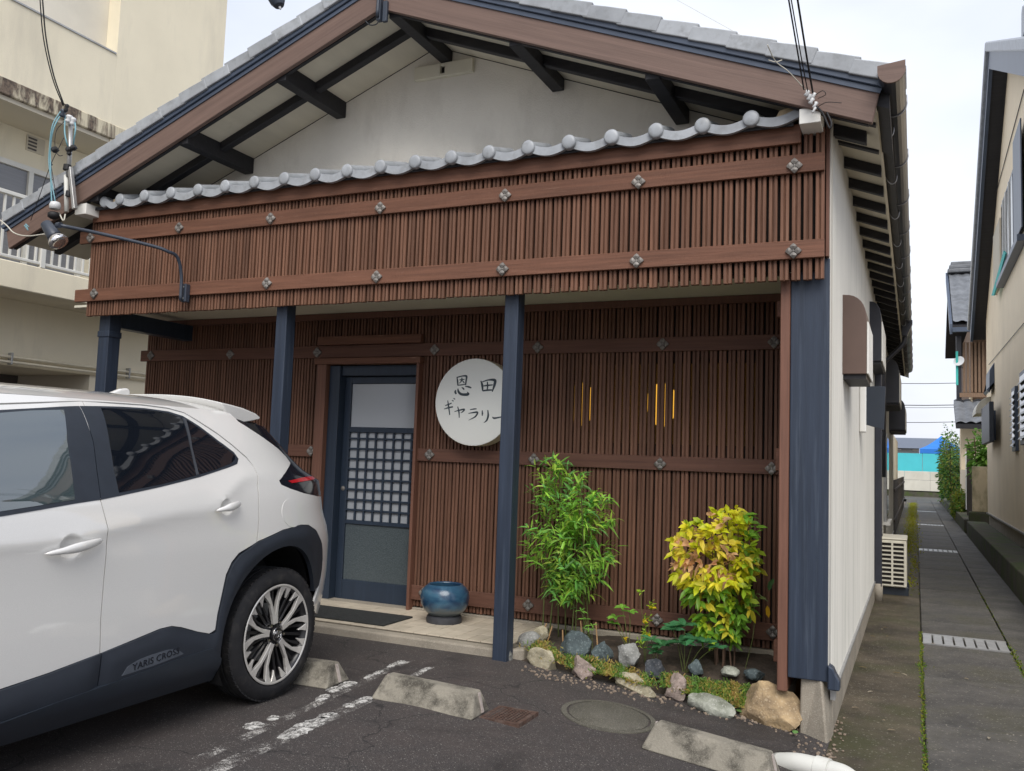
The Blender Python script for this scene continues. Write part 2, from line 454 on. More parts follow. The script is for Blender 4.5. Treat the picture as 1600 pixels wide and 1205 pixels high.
# tiled roof surface behind the verge: waves across, steps down the slope
def roof_side(sx, xe):
    L = abs(xe-RX)
    def fn(u, v):
        x = RX+sx*L*u; Y = 4.99+15.3*v
        st = (u*L/.236) % 1.0
        z = barge_z(x)+.29+.022*abs(sin(pi*(Y/.265)))-.018*st
        return Vector((x, Y, z))
    return fn
roof = MB().grid(roof_side(1, -.10), 44, 240).grid(roof_side(-1, -7.1), 50, 240).build('roof', 'tile_glaze', house, smooth=True)
MB().box(RX-.09, RX+.09, 5.0, 20.2, 4.56, 4.80).build('ridge', 'tile_glaze', house, bevel=.03, seg=2)
# closing slab between soffit and tiles
for sx, xe in ((1, -.12), (-1, -7.08)):
    MB().prism([(RX, barge_z(RX)+.117), (xe, barge_z(xe)+.117), (xe, barge_z(xe)+.26), (RX, barge_z(RX)+.26)], 'y', 4.93, YG).build('roof_deck', 'dark_wood', house)
    MB().prism([(RX, barge_z(RX)+.165), (xe, barge_z(xe)+.165), (xe, barge_z(xe)+.26), (RX, barge_z(RX)+.26)], 'y', YG+.001, 20.2).build('roof_deck', 'dark_wood', house)

# barge boards with flashing, verge tiles
def barge(sx, xe, xe_top):
    b = MB(); d = .200
    b.prism([(RX, barge_z(RX)), (xe, barge_z(xe)), (xe_top, barge_z(xe_top)+d), (RX, barge_z(RX)+d)], 'y', 4.885, 4.92)
    o = b.build('barge_board', 'barge_wood_right' if sx > 0 else 'barge_wood_left', house, bevel=.004)
    o.rotation_euler = (0, 0, 0)
    MB().prism([(RX, barge_z(RX)-.004), (xe-sx*.02, barge_z(xe-sx*.02)-.004), (xe-sx*.02, barge_z(xe-sx*.02)+.01), (RX, barge_z(RX)+.01)], 'y', 4.921, 4.95).build('lip', 'dark_wood', o)
    MB().prism([(RX, barge_z(RX)+d+.002), (xe_top+sx*.02, barge_z(xe_top+sx*.02)+d+.002), (xe_top+sx*.05, barge_z(xe_top+sx*.05)+d+.044), (RX, barge_z(RX)+d+.044)], 'y', 4.862, 4.925).build('flashing', 'flashing', o, bevel=.004)
    MB().prism([(RX, barge_z(RX)+d-.03), (xe_top, barge_z(xe_top)+d-.03), (xe_top+sx*.01, barge_z(xe_top+sx*.01)+d), (RX, barge_z(RX)+d)], 'y', 4.876, 4.884).build('drip_edge', 'flashing', o)
barge(1, -.204, -.166)
barge(-1, -7.067, -7.12)
# verge tiles: overlapping thick pieces stepping down the slope
ang = math.atan(SLP); Lt = .235
def verge_mesh(name, sx):
    mb = MB()
    # local: s runs down the slope, y back, z up from the flashing; the lower end sits higher on the next tile
    prof = [(-.012, -.02), (Lt+.02, -.012), (Lt+.022, .082), (Lt*.5, .074), (-.012, .062)]
    P = [(s_*sx, z) for s_, z in prof]
    mb.prism(P, 'y', 0, .028)
    mb.prism([(s_*sx, z) for s_, z in [(-.012, .046), (Lt*.5, .058), (Lt+.022, .066), (Lt+.0221, .0821), (Lt*.5, .0741), (-.012, .0621)]], 'y', .0281, .30)
    return mb.build(name, 'tile_glaze', roof, bevel=.006, seg=2, origin=(0, 0, 0))
for sx, n_t in ((1, 15), (-1, 17)):
    proto = None
    for i in range(n_t-1, -1, -1):
        sl = (i+.0)*Lt
        x = RX+sx*sl*cos(ang); z = barge_z(x)+.200+.052
        p = Vector((x, 4.845+random.uniform(-.004, .004), z))
        if proto is None:
            proto = verge_mesh('verge_tile', sx); o = put(proto, p, roof)
        else: o = again(proto, p, roof)
        o.rotation_euler = (0, sx*ang+random.uniform(-.012, .012), 0)
# purlins and the mid rafter under the gable eave
for xl, zb in ((-5.22, 3.625), (-4.29, 3.99), (-3.32, 4.300), (-2.385, 3.937), (-1.47, 3.572), (-.56, 3.25), (-6.16, 3.26)):
    w = .092
    zt0, zt1 = barge_z(xl)+.084, barge_z(xl+w)+.084
    if xl < RX < xl+w: poly = [(xl, zb), (xl+w, zb), (xl+w, zt1), (RX, barge_z(RX)+.084), (xl, zt0)]
    else: poly = [(xl, zb), (xl+w, zb), (xl+w, zt1), (xl, zt0)]
    MB().prism(poly, 'y', 4.922, YG-.004).build('purlin', 'dark_wood', house, bevel=.004)
for sx, xe in ((1, -.25), (-1, -7.0)):
    MB().prism([(RX, barge_z(RX)+.015), (xe, barge_z(xe)+.015), (xe, barge_z(xe)+.086), (RX, barge_z(RX)+.086)], 'y', 5.27, 5.335).build('gable_rafter', 'dark_wood', house, bevel=.004)
# cream plate with a small opening on the gable
pl = MB(); X0, X1, Z0, Z1 = -3.545, -3.035, 4.188, 4.293
pl.box(X0, -3.315, 5.64, YG-.002, Z0, Z1).box(-3.275, X1, 5.64, YG-.002, Z0, Z1).box(-3.315, -3.275, 5.642, YG-.002, Z0, 4.212).box(-3.315, -3.275, 5.642, YG-.002, 4.272, Z1)
plate = pl.build('gable_vent_plate', 'ceiling', house, bevel=.003)
MB().box(-3.314, -3.276, 5.668, YG-.003, 4.214, 4.271).build('vent_hole', 'backing', plate)

# ---------------- upper slatted screen
PIT = .0634
def slat(name, z0, z1, m, parent, p, w=.047, d=.032):
    g = .0052
    poly = [(-w/2, 0), (-g, 0), (-g, .015), (g, .015), (g, 0), (w/2, 0), (w/2, d), (-w/2, d)]
    return MB().prism(poly, 'z', 0, z1-z0).build(name, m, parent, bevel=.0025, origin=(0, 0, 0))
def rosette(parent, spots, Y):
    """four-petalled cast nail cover set as a diamond"""
    mb = MB(); R_ = .045
    mb.lathe([(0, .016), (.006, .015), (.009, .010), (.009, .0)], 10, (0, 0, 0), (0, -1, 0))
    for k in range(4):
        a = k*pi/2
        pts = [(.05, 0, .006), (.30, .27, .010), (.50, .46, .010), (.66, .36, .011), (.84, .20, .008), (1.0, 0, .004), (.84, -.20, .008), (.66, -.36, .011), (.50, -.46, .010), (.30, -.27, .010)]
        q = [Vector(((x*cos(a)-y*sin(a))*R_, -z-.006, (x*sin(a)+y*cos(a))*R_)) for x, y, z in pts]
        base = [Vector((p.x, .0, p.z)) for p in q]
        cpt = Vector((cos(a)*.58*R_, -.022, sin(a)*.58*R_))
        vs = q+base+[cpt]; n = len(q)
        fs = [(i, (i+1) % n, 2*n) for i in range(n)]+[(i, n+i, n+(i+1) % n, (i+1) % n) for i in range(n)]
        mb.add(vs, fs)
    pr = None
    for x, z in spots:
        p = Vector((x, Y, z))
        if pr is None: pr = mb.build('rosette', 'rosette_metal', parent, origin=(0, 0, 0), bevel=.001); put(pr, p, parent)
        else: again(pr, p, parent)
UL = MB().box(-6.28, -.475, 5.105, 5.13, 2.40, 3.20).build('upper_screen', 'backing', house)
x = -.4815-.0005; pr = None
while x > -6.30:
    p = Vector((x, 5.06, 2.337+random.uniform(-.003, .003)))
    if pr is None: pr = slat('slat', 2.337, 3.205, 'slat_wood', UL, p); put(pr, p, UL)
    else:
        o = again(pr, p, UL); o.rotation_euler = (0, random.uniform(-.0012, .0012), random.uniform(-.02, .02))
    x -= PIT
for z0, z1, xl in ((2.947, 3.052, -6.385), (2.454, 2.558, -6.395)):
    MB().box(xl, -.455, 5.034, 5.058, z0, z1).build('rail', 'rail_wood', UL, bevel=.003)
rosette(UL, [(-5.262, 2.998), (-4.352, 2.996), (-3.387, 2.99), (-2.424, 2.988), (-1.527, 2.986), (-.616, 2.986)], 5.034)
rosette(UL, [(-6.25, 2.99)], 5.034)
rosette(UL, [(-6.158, 2.515), (-4.352, 2.507), (-3.39, 2.503), (-2.424, 2.50), (-1.527, 2.498), (-.618, 2.496)], 5.034)
MB().box(-.455, -.436, 5.10, 5.26, 2.47, 3.30).build('screen_end_trim', 'trim_wood', house, bevel=.003)
# dark backing box behind the screen up to the pent roof
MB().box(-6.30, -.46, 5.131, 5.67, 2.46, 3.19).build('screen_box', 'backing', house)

# ---------------- pent roof of eave tiles
fb = MB().box(-6.24, -.583, 5.028, 5.055, 3.117, 3.228)
pent = MB().prism([(4.99, 3.232), (5.67, 3.43), (5.67, 3.405), (4.99, 3.205)], 'x', -6.30, -.62).build('pent_roof', 'dark_wood', house)
fb.build('fascia_board', 'rail_wood', pent, bevel=.003)
NC = 19; cx = [-.848-(5.858-.848)*i/18 for i in range(NC)]
pt = (5.858-.848)/18; YT = 4.955
def eave_tile(w, x0):
    mb = MB(); n = 14
    def sag(t): return -.036*sin(pi*t)**1.15
    rows = []
    th = .055
    for (yy_, zz, hh) in ((0, 0, th), (.028, .002, th), (.03, .0, .022), (.34, .085, .022)):
        rows.append([(yy_, zz, hh)])
    front = [(x0+w*i/n, 0., .012+sag(i/n)) for i in range(n+1)]
    # lip: closed strip
    vs = []
    for i in range(n+1):
        xx, _, zz = front[i]
        vs += [(xx, 0, zz-.032), (xx, 0, zz+.022), (xx, .026, zz+.026), (xx, .026, zz-.032)]
    fs = []
    for i in range(n):
        a = i*4; b_ = a+4
        fs += [(a, b_, b_+1, a+1), (a+1, b_+1, b_+2, a+2), (a+2, b_+2, b_+3, a+3), (a+3, b_+3, b_, a)]
    fs += [(0, 1, 2, 3), (n*4, n*4+3, n*4+2, n*4+1)]
    mb.add(vs, fs)
    vs = []; fs = []
    for i in range(n+1):
        xx, _, zz = front[i]
        vs += [(xx, .0262, zz+.004), (xx, .0262, zz+.022), (xx, .62, zz+.022+.18), (xx, .62, zz+.004+.18)]
    for i in range(n):
        a = i*4; b_ = a+4
        fs += [(a, b_, b_+1, a+1), (a+1, b_+1, b_+2, a+2), (a+2, b_+2, b_+3, a+3), (a+3, b_+3, b_, a)]
    fs += [(0, 1, 2, 3), (n*4, n*4+3, n*4+2, n*4+1)]
    mb.add(vs, fs)
    return mb
ZC = 3.262
pr = None
for i in range(NC-1):
    p = Vector((cx[i+1], YT+.008+random.uniform(-.004, .004), ZC-.012+random.uniform(-.003, .003)))
    if pr is None:
        pr = eave_tile(pt, 0).build('eave_tile', 'tile_glaze', pent, origin=(0, 0, 0), auto=35); put(pr, p, pent)
    else: again(pr, p, pent)
e1 = eave_tile(.275, 0).build('eave_tile', 'tile_glaze', pent, origin=(0, 0, 0), auto=35); put(e1, (cx[0], YT+.008, ZC-.010), pent); e1.rotation_euler = (0, -.06, 0)
e2 = eave_tile(.165, 0).build('eave_tile', 'tile_glaze', pent, origin=(0, 0, 0), auto=35); put(e2, (cx[-1]-.165, YT+.008, ZC-.012), pent)
R_ = .047
cap = MB().lathe([(0, -.011), (R_*.5, -.0095), (R_*.8, -.0065), (R_*.93, -.003), (R_, .003), (R_, .03), (R_*.8, .035)], 24, (0, 0, 0), (0, 1, 0))
cap.lathe([(R_*.8, .034), (R_*.8, .34)], 16, (0, 0, 0), (0, 1, .3))
pr = None
for i in range(NC):
    p = Vector((cx[i], YT-.004+random.uniform(-.004, .004), ZC+random.uniform(-.003, .003)))
    if pr is None: pr = cap.build('round_end_tile', 'tile_glaze', pent, origin=(0, 0, 0), auto=40); put(pr, p, pent)
    else: again(pr, p, pent)
p = again(pr, (cx[-1]-.185, YT+.01, ZC-.002), pent); p.scale = (.8, 1, 1); p.rotation_euler = (0, 0, .5)
mat('mortar', (.50, .40, .26), .95, .25, 14., bump=.6, bscale=30.)
MB().add([(-.72, 5.0, 3.265), (-.60, 5.0, 3.265), (-.60, 5.10, 3.265), (-.74, 5.1, 3.27), (-.70, 5.0, 3.31), (-.60, 5.0, 3.335), (-.60, 5.10, 3.34), (-.70, 5.1, 3.31)],
         [(0,3,2,1),(4,5,6,7),(0,1,5,4),(1,2,6,5),(2,3,7,6),(3,0,4,7)]).build('mortar', 'mortar', pent, bevel=.01, seg=2)
MB().box(-5.99, -5.87, 5.0, 5.1, 3.25, 3.292).build('mortar', 'mortar', pent, bevel=.012, seg=2)
# white plastered ends under the barge boards
MB().box(-.578, -.466, 4.90, 5.60, 3.175, 3.262).build('eave_end_box', 'white_paint', house, bevel=.003)
MB().box(-6.30, -6.17, 4.90, 5.60, 3.155, 3.245).build('eave_end_box', 'white_paint', house, bevel=.003)

# ---------------- porch
mb = MB().prism([(-6.35, 5.20), (-2.42, 5.20), (-2.30, 5.30), (-2.30, 6.14), (-6.35, 6.14)], 'z', -.2, .056)
porch = mb.build('porch', 'concrete', kind='structure', bevel=.012, seg=2)
MB().box(-6.34, -2.36, 5.29, 6.10, .0562, .062).build('grout_bed', 'grout', porch)
pr = None; tw, tl = .0985, .2
for i in range(40):
    for j in range(4):
        x, y_ = -6.335+i*(tw+.005), 5.292+j*(tl+.005)
        if x+tw > -2.36: continue
        p = Vector((x, y_, .0625+random.uniform(0, .0012)))
        if pr is None: pr = MB().box(0, tw, 0, tl, 0, .008).build('porch_tile', 'porch_tile', porch, bevel=.0015, origin=(0, 0, 0)); put(pr, p, porch)
        else: again(pr, p, porch)
PZ = .071
# posts
def post(x0, x1, y0, y1, z0, z1, nm='post'):
    return MB().box(x0, x1, y0, y1, z0, z1).build(nm, 'blue_paint', house, bevel=.006, seg=2)
post(-2.452, -2.352, 5.140, 5.245, -.02, 2.40)
post(-4.342, -4.243, 5.140, 5.245, .05, 2.40)
lp = post(-6.205, -6.085, 5.140, 5.26, .05, 2.40)
MB().box(-6.212, -6.078, 5.133, 5.267, 2.17, 2.22).build('collar', 'blue_paint', lp, bevel=.004)
cp = post(-.642, -.433, 5.134, 5.262, .135, 2.468, 'corner_post')
# moulded foot bracket at the right of the corner post
MB().prism([(-.433, .10), (-.372, .10), (-.372, .15), (-.395, .19), (-.405, .215), (-.433, .23)], 'y', 5.11, 5.20).build('foot_bracket', 'blue_paint', cp, bevel=.006)
MB().box(-.70, -.645, 5.14, 6.16, .055, 2.40).build('return_trim', 'trim_wood', house, bevel=.004)
# small stub ends of the rails showing on the return trim
for zc, hh in ((2.22, .05), (1.33, .065), (.235, .06)):
    MB().box(-.742, -.702, 5.30, 5.36, zc-hh, zc+hh).build('rail_stub', 'rail_wood', house, bevel=.004)
MB().box(-6.20, -6.09, 5.262, 6.10, 2.26, 2.40).build('side_beam', 'blue_paint_door', house, bevel=.005)
MB().box(-6.22, -.70, 5.14, 5.24, 2.402, 2.46).build('front_beam', 'dark_wood', house)
MB().box(-6.66, -.64, 5.25, 6.20, 2.455, 2.475).build('porch_ceiling', 'ceiling', house)

# ---------------- recessed slatted wall
YS = 6.06
wl_ = MB()
DX0, DX1 = -4.60, -3.60        # door opening with frame
wx0, wx1, wz0, wz1 = -2.35, -.95, 1.42, 2.0      # window behind the slats
for a, b_, c_, d_ in ((-6.64, DX0, .03, 2.45), (DX0, DX1, 2.06, 2.45), (DX1, wx0, .03, 2.45), (wx0, wx1, .03, wz0), (wx0, wx1, wz1, 2.45), (wx1, -.70, .03, 2.45)):
    wl_.box(a, b_, 6.10, 6.18, c_, d_)
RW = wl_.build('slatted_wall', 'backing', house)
x = -.835; pr = None; prs = None
while x > -6.64:
    if DX0-.02 < x < DX1+.02:
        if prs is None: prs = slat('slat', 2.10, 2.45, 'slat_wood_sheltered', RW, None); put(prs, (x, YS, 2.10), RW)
        else: again(prs, (x, YS, 2.10), RW)
    else:
        p = Vector((x, YS, .095+random.uniform(-.004, .004)))
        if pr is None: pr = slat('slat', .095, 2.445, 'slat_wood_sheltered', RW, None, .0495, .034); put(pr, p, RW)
        else:
            o = again(pr, p, RW); o.rotation_euler = (0, random.uniform(-.001, .001), random.uniform(-.03, .03))
    x -= .0622
for z0, z1, xa, xb in ((2.075, 2.178, -6.70, -.80), (1.235, 1.335, -3.615, -.80), (1.235, 1.335, -6.70, -4.60), (.150, .262, -3.63, -.80), (.150, .262, -6.70, -4.60)):
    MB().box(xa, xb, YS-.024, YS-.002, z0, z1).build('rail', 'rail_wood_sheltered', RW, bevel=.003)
rosette(RW, [(-6.56, 2.127), (-5.589, 2.123), (-4.629, 2.122), (-3.481, 2.122), (-2.587, 2.124), (-1.625, 2.126), (-.86, 2.122)], YS-.024)
rosette(RW, [(-6.56, 1.283), (-5.6, 1.283), (-4.64, 1.282), (-3.487, 1.288), (-2.589, 1.281), (-1.625, 1.279), (-.868, 1.275)], YS-.024)
rosette(RW, [(-3.487, .212), (-2.596, .208), (-1.624, .205), (-.85, .21), (-5.6, .208), (-4.66, .208)], YS-.024)
MB().box(-6.66, -.71, 6.03, 6.059, 2.40, 2.452).build('top_trim', 'trim_wood', RW)
MB().box(-3.60, -.70, 6.045, 6.13, -.1, .088).build('wall_base', 'concrete', RW, bevel=.006)
# lit room behind the window in the slatted wall
room = MB().box(wx0-.1, wx1+.1, 7.2, 7.22, 1.2, 2.3).box(wx0-.12, wx0-.1, 6.2, 7.2, 1.2, 2.3).box(wx1+.1, wx1+.12, 6.2, 7.2, 1.2, 2.3)
emit_mat('lamp_glow', (1.0, .50, .06), .95)
win = MB().box(wx0, wx1, 6.12, 6.126, wz0, wz1).build('window_pane', glass_mat('clear_dark', (.6, .6, .6), .02, 1.0), RW)
for X_ in (-2.375, -1.735):
    MB().lathe([(0, -.19), (.03, -.185), (.09, -.12), (.12, -.02), (.10, .08), (.05, .13), (0, .15)], 18, (X_, 6.45, 1.745)).build('hanging_lamp', 'lamp_glow', house, smooth=True)

# ---------------- sliding door
DY = 6.15
dfr = MB().box(-4.60, -4.505, 6.0, 6.20, .06, 2.06).build('door_jamb', 'trim_wood', house, bevel=.004)
MB().box(-4.503, -4.40, 6.05, 6.21, .06, 2.01).build('jamb', 'blue_paint_door', dfr, bevel=.004)
MB().box(-3.625, -3.60, 6.0, 6.21, .06, 2.06).build('door_jamb', 'trim_wood', house, bevel=.003)
MB().box(-4.62, -3.585, 5.985, 6.06, 2.014, 2.066).build('door_lintel', 'rail_wood', house, bevel=.004)
MB().box(-4.61, -3.592, 5.995, 6.034, 2.18, 2.252).build('track_cover', 'rail_wood', house, bevel=.004)
MB().box(-4.40, -3.625, 6.08, 6.2, 1.925, 2.012).build('door_head', 'blue_paint_door', house, bevel=.004)
door = thing('_tmp', (-4.0, 6.15, .06), 'x', 'x')
for k_ in ('label', 'category'): del door[k_]
door.name = 'sliding_door'; WL['sliding_door'] = Vector((-4.0, 6.15, .06)); door.parent = house; door.location = Vector((-4.0, 6.15, .06))-WL['gallery_house']
dx0, dx1 = -4.40, -3.622
def dpart(nm, x0, x1, z0, z1, y0=6.135, y1=6.17, m='blue_paint_door', bv=.004):
    return MB().box(x0, x1, y0, y1, z0, z1).build(nm, m, door, bevel=bv)
dpart('stile', dx0, -4.335, .065, 1.922); dpart('stile', -3.66, dx1, .065, 1.922)
dpart('top_rail', -4.334, -3.661, 1.862, 1.921); dpart('middle_rail', -4.334, -3.661, 1.452, 1.497)
dpart('lower_rail', -4.334, -3.661, .69, .722); dpart('kick_board', -4.334, -3.661, .066, .232)
m, n, l, b = _new('frosted_pane')
b.inputs['Base Color'].default_value = (.34, .36, .385, 1); b.inputs['Roughness'].default_value = .16; b.inputs['Specular IOR Level'].default_value = .6
MATS['frosted_pane'] = m
m, n, l, b = _new('pattern_glass')
v = coords(n, l, (1, 1, 1), False); vo = n.new('ShaderNodeTexVoronoi'); vo.inputs['Scale'].default_value = 95.; l.new(v, vo.inputs['Vector'])
l.new(ramp(n, l, vo.outputs['Distance'], .1, .7, (.085, .105, .112), (.058, .074, .082)), b.inputs['Base Color']); b.inputs['Roughness'].default_value = .3
bp = n.new('ShaderNodeBump'); bp.inputs['Strength'].default_value = .5; bp.inputs['Distance'].default_value = .004
l.new(vo.outputs['Distance'], bp.inputs['Height']); l.new(bp.outputs['Normal'], b.inputs['Normal']); MATS['pattern_glass'] = m
dpart('upper_pane', -4.333, -3.662, 1.498, 1.861, 6.152, 6.158, 'frosted_pane', 0)
dpart('lattice_pane', -4.333, -3.662, .723, 1.451, 6.160, 6.166, 'frosted_pane', 0)
dpart('lower_pane', -4.333, -3.662, .233, .689, 6.150, 6.156, 'pattern_glass', 0)
for i in range(1, 8):
    x = -4.334+(.673)*i/7.75
    MB().box(x-.008, x+.008, 6.139, 6.158, .7225, 1.4515).build('lattice_bar', 'blue_paint_door', door, bevel=.002)
for i in range(1, 9):
    z = .722+(.73)*i/8.6
    MB().box(-4.3338, -3.6612, 6.1375, 6.1595, z-.008, z+.008).build('lattice_bar', 'blue_paint_door', door, bevel=.002)
MB().lathe([(0, -.004), (.018, -.003), (.02, .002), (.02, .01)], 14, (-4.37, 6.134, .98), (0, 1, 0)).build('finger_pull', 'rosette_metal', door, smooth=True)
mat('door_sill', (.24, .23, .22), .5, .1)
MB().box(-4.50, -3.62, 6.02, 6.2, .05, .074).build('door_sill', 'concrete', house, bevel=.003)

# ---------------- right eave along the alley
def eave_z(x): return 3.286-.39*(x-XR)
for k in range(33):
    Yk = 5.1+.455*k
    if Yk > 19.4: break
    xa, xb = XR-.02, -.195
    za, zb = eave_z(xa), eave_z(xb)
    MB().prism([(xa, za), (xb, zb), (xb, zb+.066), (xa, za+.066)], 'y', Yk, Yk+.05).build('eave_rafter', 'dark_wood', house, bevel=.003)
yk = 5.0
MB().prism([(XR-.05, eave_z(XR-.05)+.068), (-.178, eave_z(-.178)+.068), (-.178, eave_z(-.178)+.085), (XR-.05, eave_z(XR-.05)+.085)], 'y', YG, 19.5).build('eave_soffit', 'soffit', house)
MB().box(-.192, -.18, 5.0, 19.5, 3.225, 3.285).build('eave_fascia', 'soffit', house)
# gutter
gut = MB(); seg = 10; r = .066; gx, gz = -.108, 3.355
def gprof(r): return [(gx+r*cos(pi+pi*i/seg), gz+r*sin(pi+pi*i/seg)) for i in range(seg+1)]
outer, inner = gprof(r), gprof(r-.005)[::-1]
poly = [(gx-r, gz+.03)]+outer+[(gx+r, gz+.045)]+[(gx+r-.005, gz+.045)]+inner+[(gx-r+.005, gz+.03)]
gut.prism(poly, 'y', 4.78, 19.4)
gutter = gut.build('gutter', 'gutter_brown', house)
MB().prism([(gx-r-.001, gz+.032)]+[(gx+(r+.001)*cos(pi+pi*i/seg), gz+(r+.001)*sin(pi+pi*i/seg)) for i in range(seg+1)]+[(gx+r+.001, gz+.047)], 'y', 4.772, 4.786).build('end_cap', 'barge_wood', gutter)
mat('wire_grey', (.30, .30, .31), .4, .1, metal=.5)
for k in range(16):
    Yb = 5.25+.91*k
    arc = [(gx+(r+.004)*cos(pi+pi*i/8), Yb, gz+(r+.004)*sin(pi+pi*i/8)) for i in range(9)]
    MB().tube(arc+[(gx+r+.002, Yb, gz+.05)], .004, 6).build('bracket', 'wire_grey', gutter, smooth=True)
    lo_ = [(-.19, Yb+.16, 3.30), (-.165, Yb+.16, 3.25), (-.14, Yb+.16, 3.225), (-.115, Yb+.16, 3.24), (-.107, Yb+.16, 3.285)]
    MB().tube(catmull(lo_, 4), .004, 6).build('bracket', 'wire_grey', gutter, smooth=True)
MB().prism([(-.16, 3.12), (-.10, 3.12), (-.03, 3.30), (-.03, 3.34), (-.17, 3.34), (-.17, 3.26)], 'y', 12.9, 13.1).build('hopper', 'gutter_brown', gutter, bevel=.006)
MB().tube(catmull([(-.12, 13.0, 3.14), (-.15, 13.0, 3.02), (-.30, 13.0, 2.86), (-.385, 13.0, 2.76), (-.395, 13.0, 2.6)], 5)+[(-.395, 12.98, 1.2)], .032, 12).build('upper_downpipe', 'gutter_brown', house, smooth=True)
dp = MB().box(-.424, -.345, 10.82, 10.90, -.02, 2.72).build('downpipe', 'gutter_brown', house, bevel=.012, seg=2)
MB().tube([(-.385, 10.86, -.17), (-.385, 10.86, .02)], .05, 14).build('pipe_foot', 'concrete', dp, smooth=True)
for z_ in (.55, 1.7): MB().box(-.432, -.338, 10.845, 10.875, z_, z_+.03).build('strap', 'gutter_brown', dp)
# corner bits of the foundation
MB().box(-.425, -.40, 5.20, 5.27, .03, .13).build('base_clip', 'galv', house)

# ---------------- metal awnings on the alley side
mat('awning_brown', (.135, .088, .07), .42, .12, 3., spec=.45, dirt=((.05, .04, .036), 2., .55, .8, .5))
def awning(Y0, Y1, z0, z1, dx, m, nm='awning'):
    pr_ = [(XR+.002, z0), (XR+dx, z0+.0), (XR+dx, z0+(z1-z0)*.66)]
    c = []
    for i in range(1, 9):
        a = i/8*pi/2
        c.append((XR+dx*cos(a)**.75*.999 if i < 8 else XR+.002, z0+(z1-z0)*(.66+.34*sin(a)**.85)))
    o = MB().prism(pr_+c, 'y', Y0, Y1).build(nm, m, house, bevel=.004)
    MB().box(XR+.01, XR+dx-.004, Y0+.02, Y1-.02, z0-.03, z0-.001).build('frame', 'dark_wood', o)
    MB().box(XR+dx+.001, XR+dx+.012, Y0+.0, Y1, z0, z0+(z1-z0)*.65).build('front_panel', 'white_paint', o, bevel=.003)
    return o
awning(6.0, 6.62, 1.90, 2.42, .150, 'awning_brown')
awning(9.6, 10.7, 2.40, 3.02, .12, 'gutter_brown')
awning(13.9, 15.4, 2.28, 2.95, .22, 'gutter_brown')
awning(16.9, 18.5, 2.02, 2.60, .27, 'gutter_brown')
# window frames below the far awnings
for Y0, Y1 in ((14.0, 15.0),):
    w = MB().box(XR-.0, XR+.05, Y0, Y1, .55, 1.85).build('window', 'galv', house)
    MB().box(XR+.051, XR+.056, Y0+.06, Y1-.06, .62, 1.78).build('pane', glass_mat('dark_glass', (.03, .035, .04), .06), w)
    MB().box(XR+.0, XR+.10, Y0-.05, Y1+.05, .50, .545).build('sill', 'white_paint', w)
# ------------------------------------------------------------------ parked white car (its tail towards the house)
import bisect
CXC, CY0 = -3.8475, 3.35
C_WT = [(.15,.745),(.22,.805),(.30,.855),(.45,.868),(.6,.872),(.8,.873),(.92,.867),(1.0,.857),(1.06,.843),(1.12,.82),(1.2,.785),(1.3,.735),(1.38,.685),(1.45,.63),(1.5,.57)]
C_RT = [(.15,4.31),(.25,4.42),(.35,4.48),(.5,4.525),(.62,4.54),(.75,4.54),(.85,4.51),(.95,4.46),(1.02,4.455),(1.08,4.46),(1.13,4.47),(1.16,4.42),(1.2,4.325),(1.26,4.24),(1.32,4.175),(1.4,4.10),(1.5,4.03)]
C_KT = [(0,.90),(2.0,.93),(2.6,.95),(3.0,.955),(3.5,.95),(3.8,.92),(4.1,.86),(4.5,.80)]
def itp(T, x):
    xs = [a for a, _ in T]; ys = [b for _, b in T]
    i = max(0, min(len(T)-2, bisect.bisect_right(xs, x)-1))
    h = xs[i+1]-xs[i]; t = max(0, min(1, (x-xs[i])/h))
    def sl(j):
        if j <= 0 or j >= len(T)-1:
            k = 0 if j <= 0 else len(T)-2
            return (ys[k+1]-ys[k])/(xs[k+1]-xs[k])
        a = (ys[j]-ys[j-1])/(xs[j]-xs[j-1]); b = (ys[j+1]-ys[j])/(xs[j+1]-xs[j])
        return 0 if a*b <= 0 else 2*a*b/(a+b)
    m0, m1 = sl(i)*h, sl(i+1)*h
    return (2*t**3-3*t**2+1)*ys[i]+(t**3-2*t**2+t)*m0+(-2*t**3+3*t**2)*ys[i+1]+(t**3-t**2)*m1
HP = pi/2
def cv(L): return [(s if s <= CY0 else CY0+HP*((s-CY0)/HP)**(1/1.4), v) for s, v in L]
def CP(s, v):
    w, R = itp(C_WT, v), itp(C_RT, v)
    if s <= CY0: y, x = s, w
    else:
        th = HP*(min(s-CY0, HP)/HP)**1.4
        x = w*max(0, cos(th))**(2/3.4); y = CY0+(R-CY0)*max(0, sin(th))**(2/2.8)
    x += .012*math.exp(-((y-3.72)/.45)**2-((v-.80)/.16)**2)*(1 if x > .3 else x/.3)
    if v > .6 and v < 1.3 and y < 3.9:
        d = v-(.905+.16*smoothstep(2.2, 3.1, y)*.55+.17*smoothstep(3.1, 3.5, y))
        x += .016*math.exp(-d/.11 if d > 0 else d/.05)*(1-smoothstep(3.45, 3.85, y))*smoothstep(1.25, 1.12, v) if d < .3 else 0
    if y < 1.6: x -= .035*(1.6-y)**2
    z = v if v <= 1 else 1+(v-1)*itp(C_KT, y)
    return Vector((CXC+x, y, z))
def CN(s, v):
    h = 2e-3
    s_ = min(s, CY0+HP-.02)
    a = CP(s_+h, v)-CP(s_-h, v); b = CP(s_, min(1.5, v+h))-CP(s_, max(.15, v-h))
    n = a.cross(b).normalized()
    return n if n.x > 0 or n.y > .5 else -n
def s_of_y(y, v):
    if y <= CY0: return y
    R = itp(C_RT, v); q = ((y-CY0)/(R-CY0))
    q = max(0, min(.9999, q)); th = math.asin(q**(2.8/2)); return CY0+HP*(th/HP)**(1/1.4)
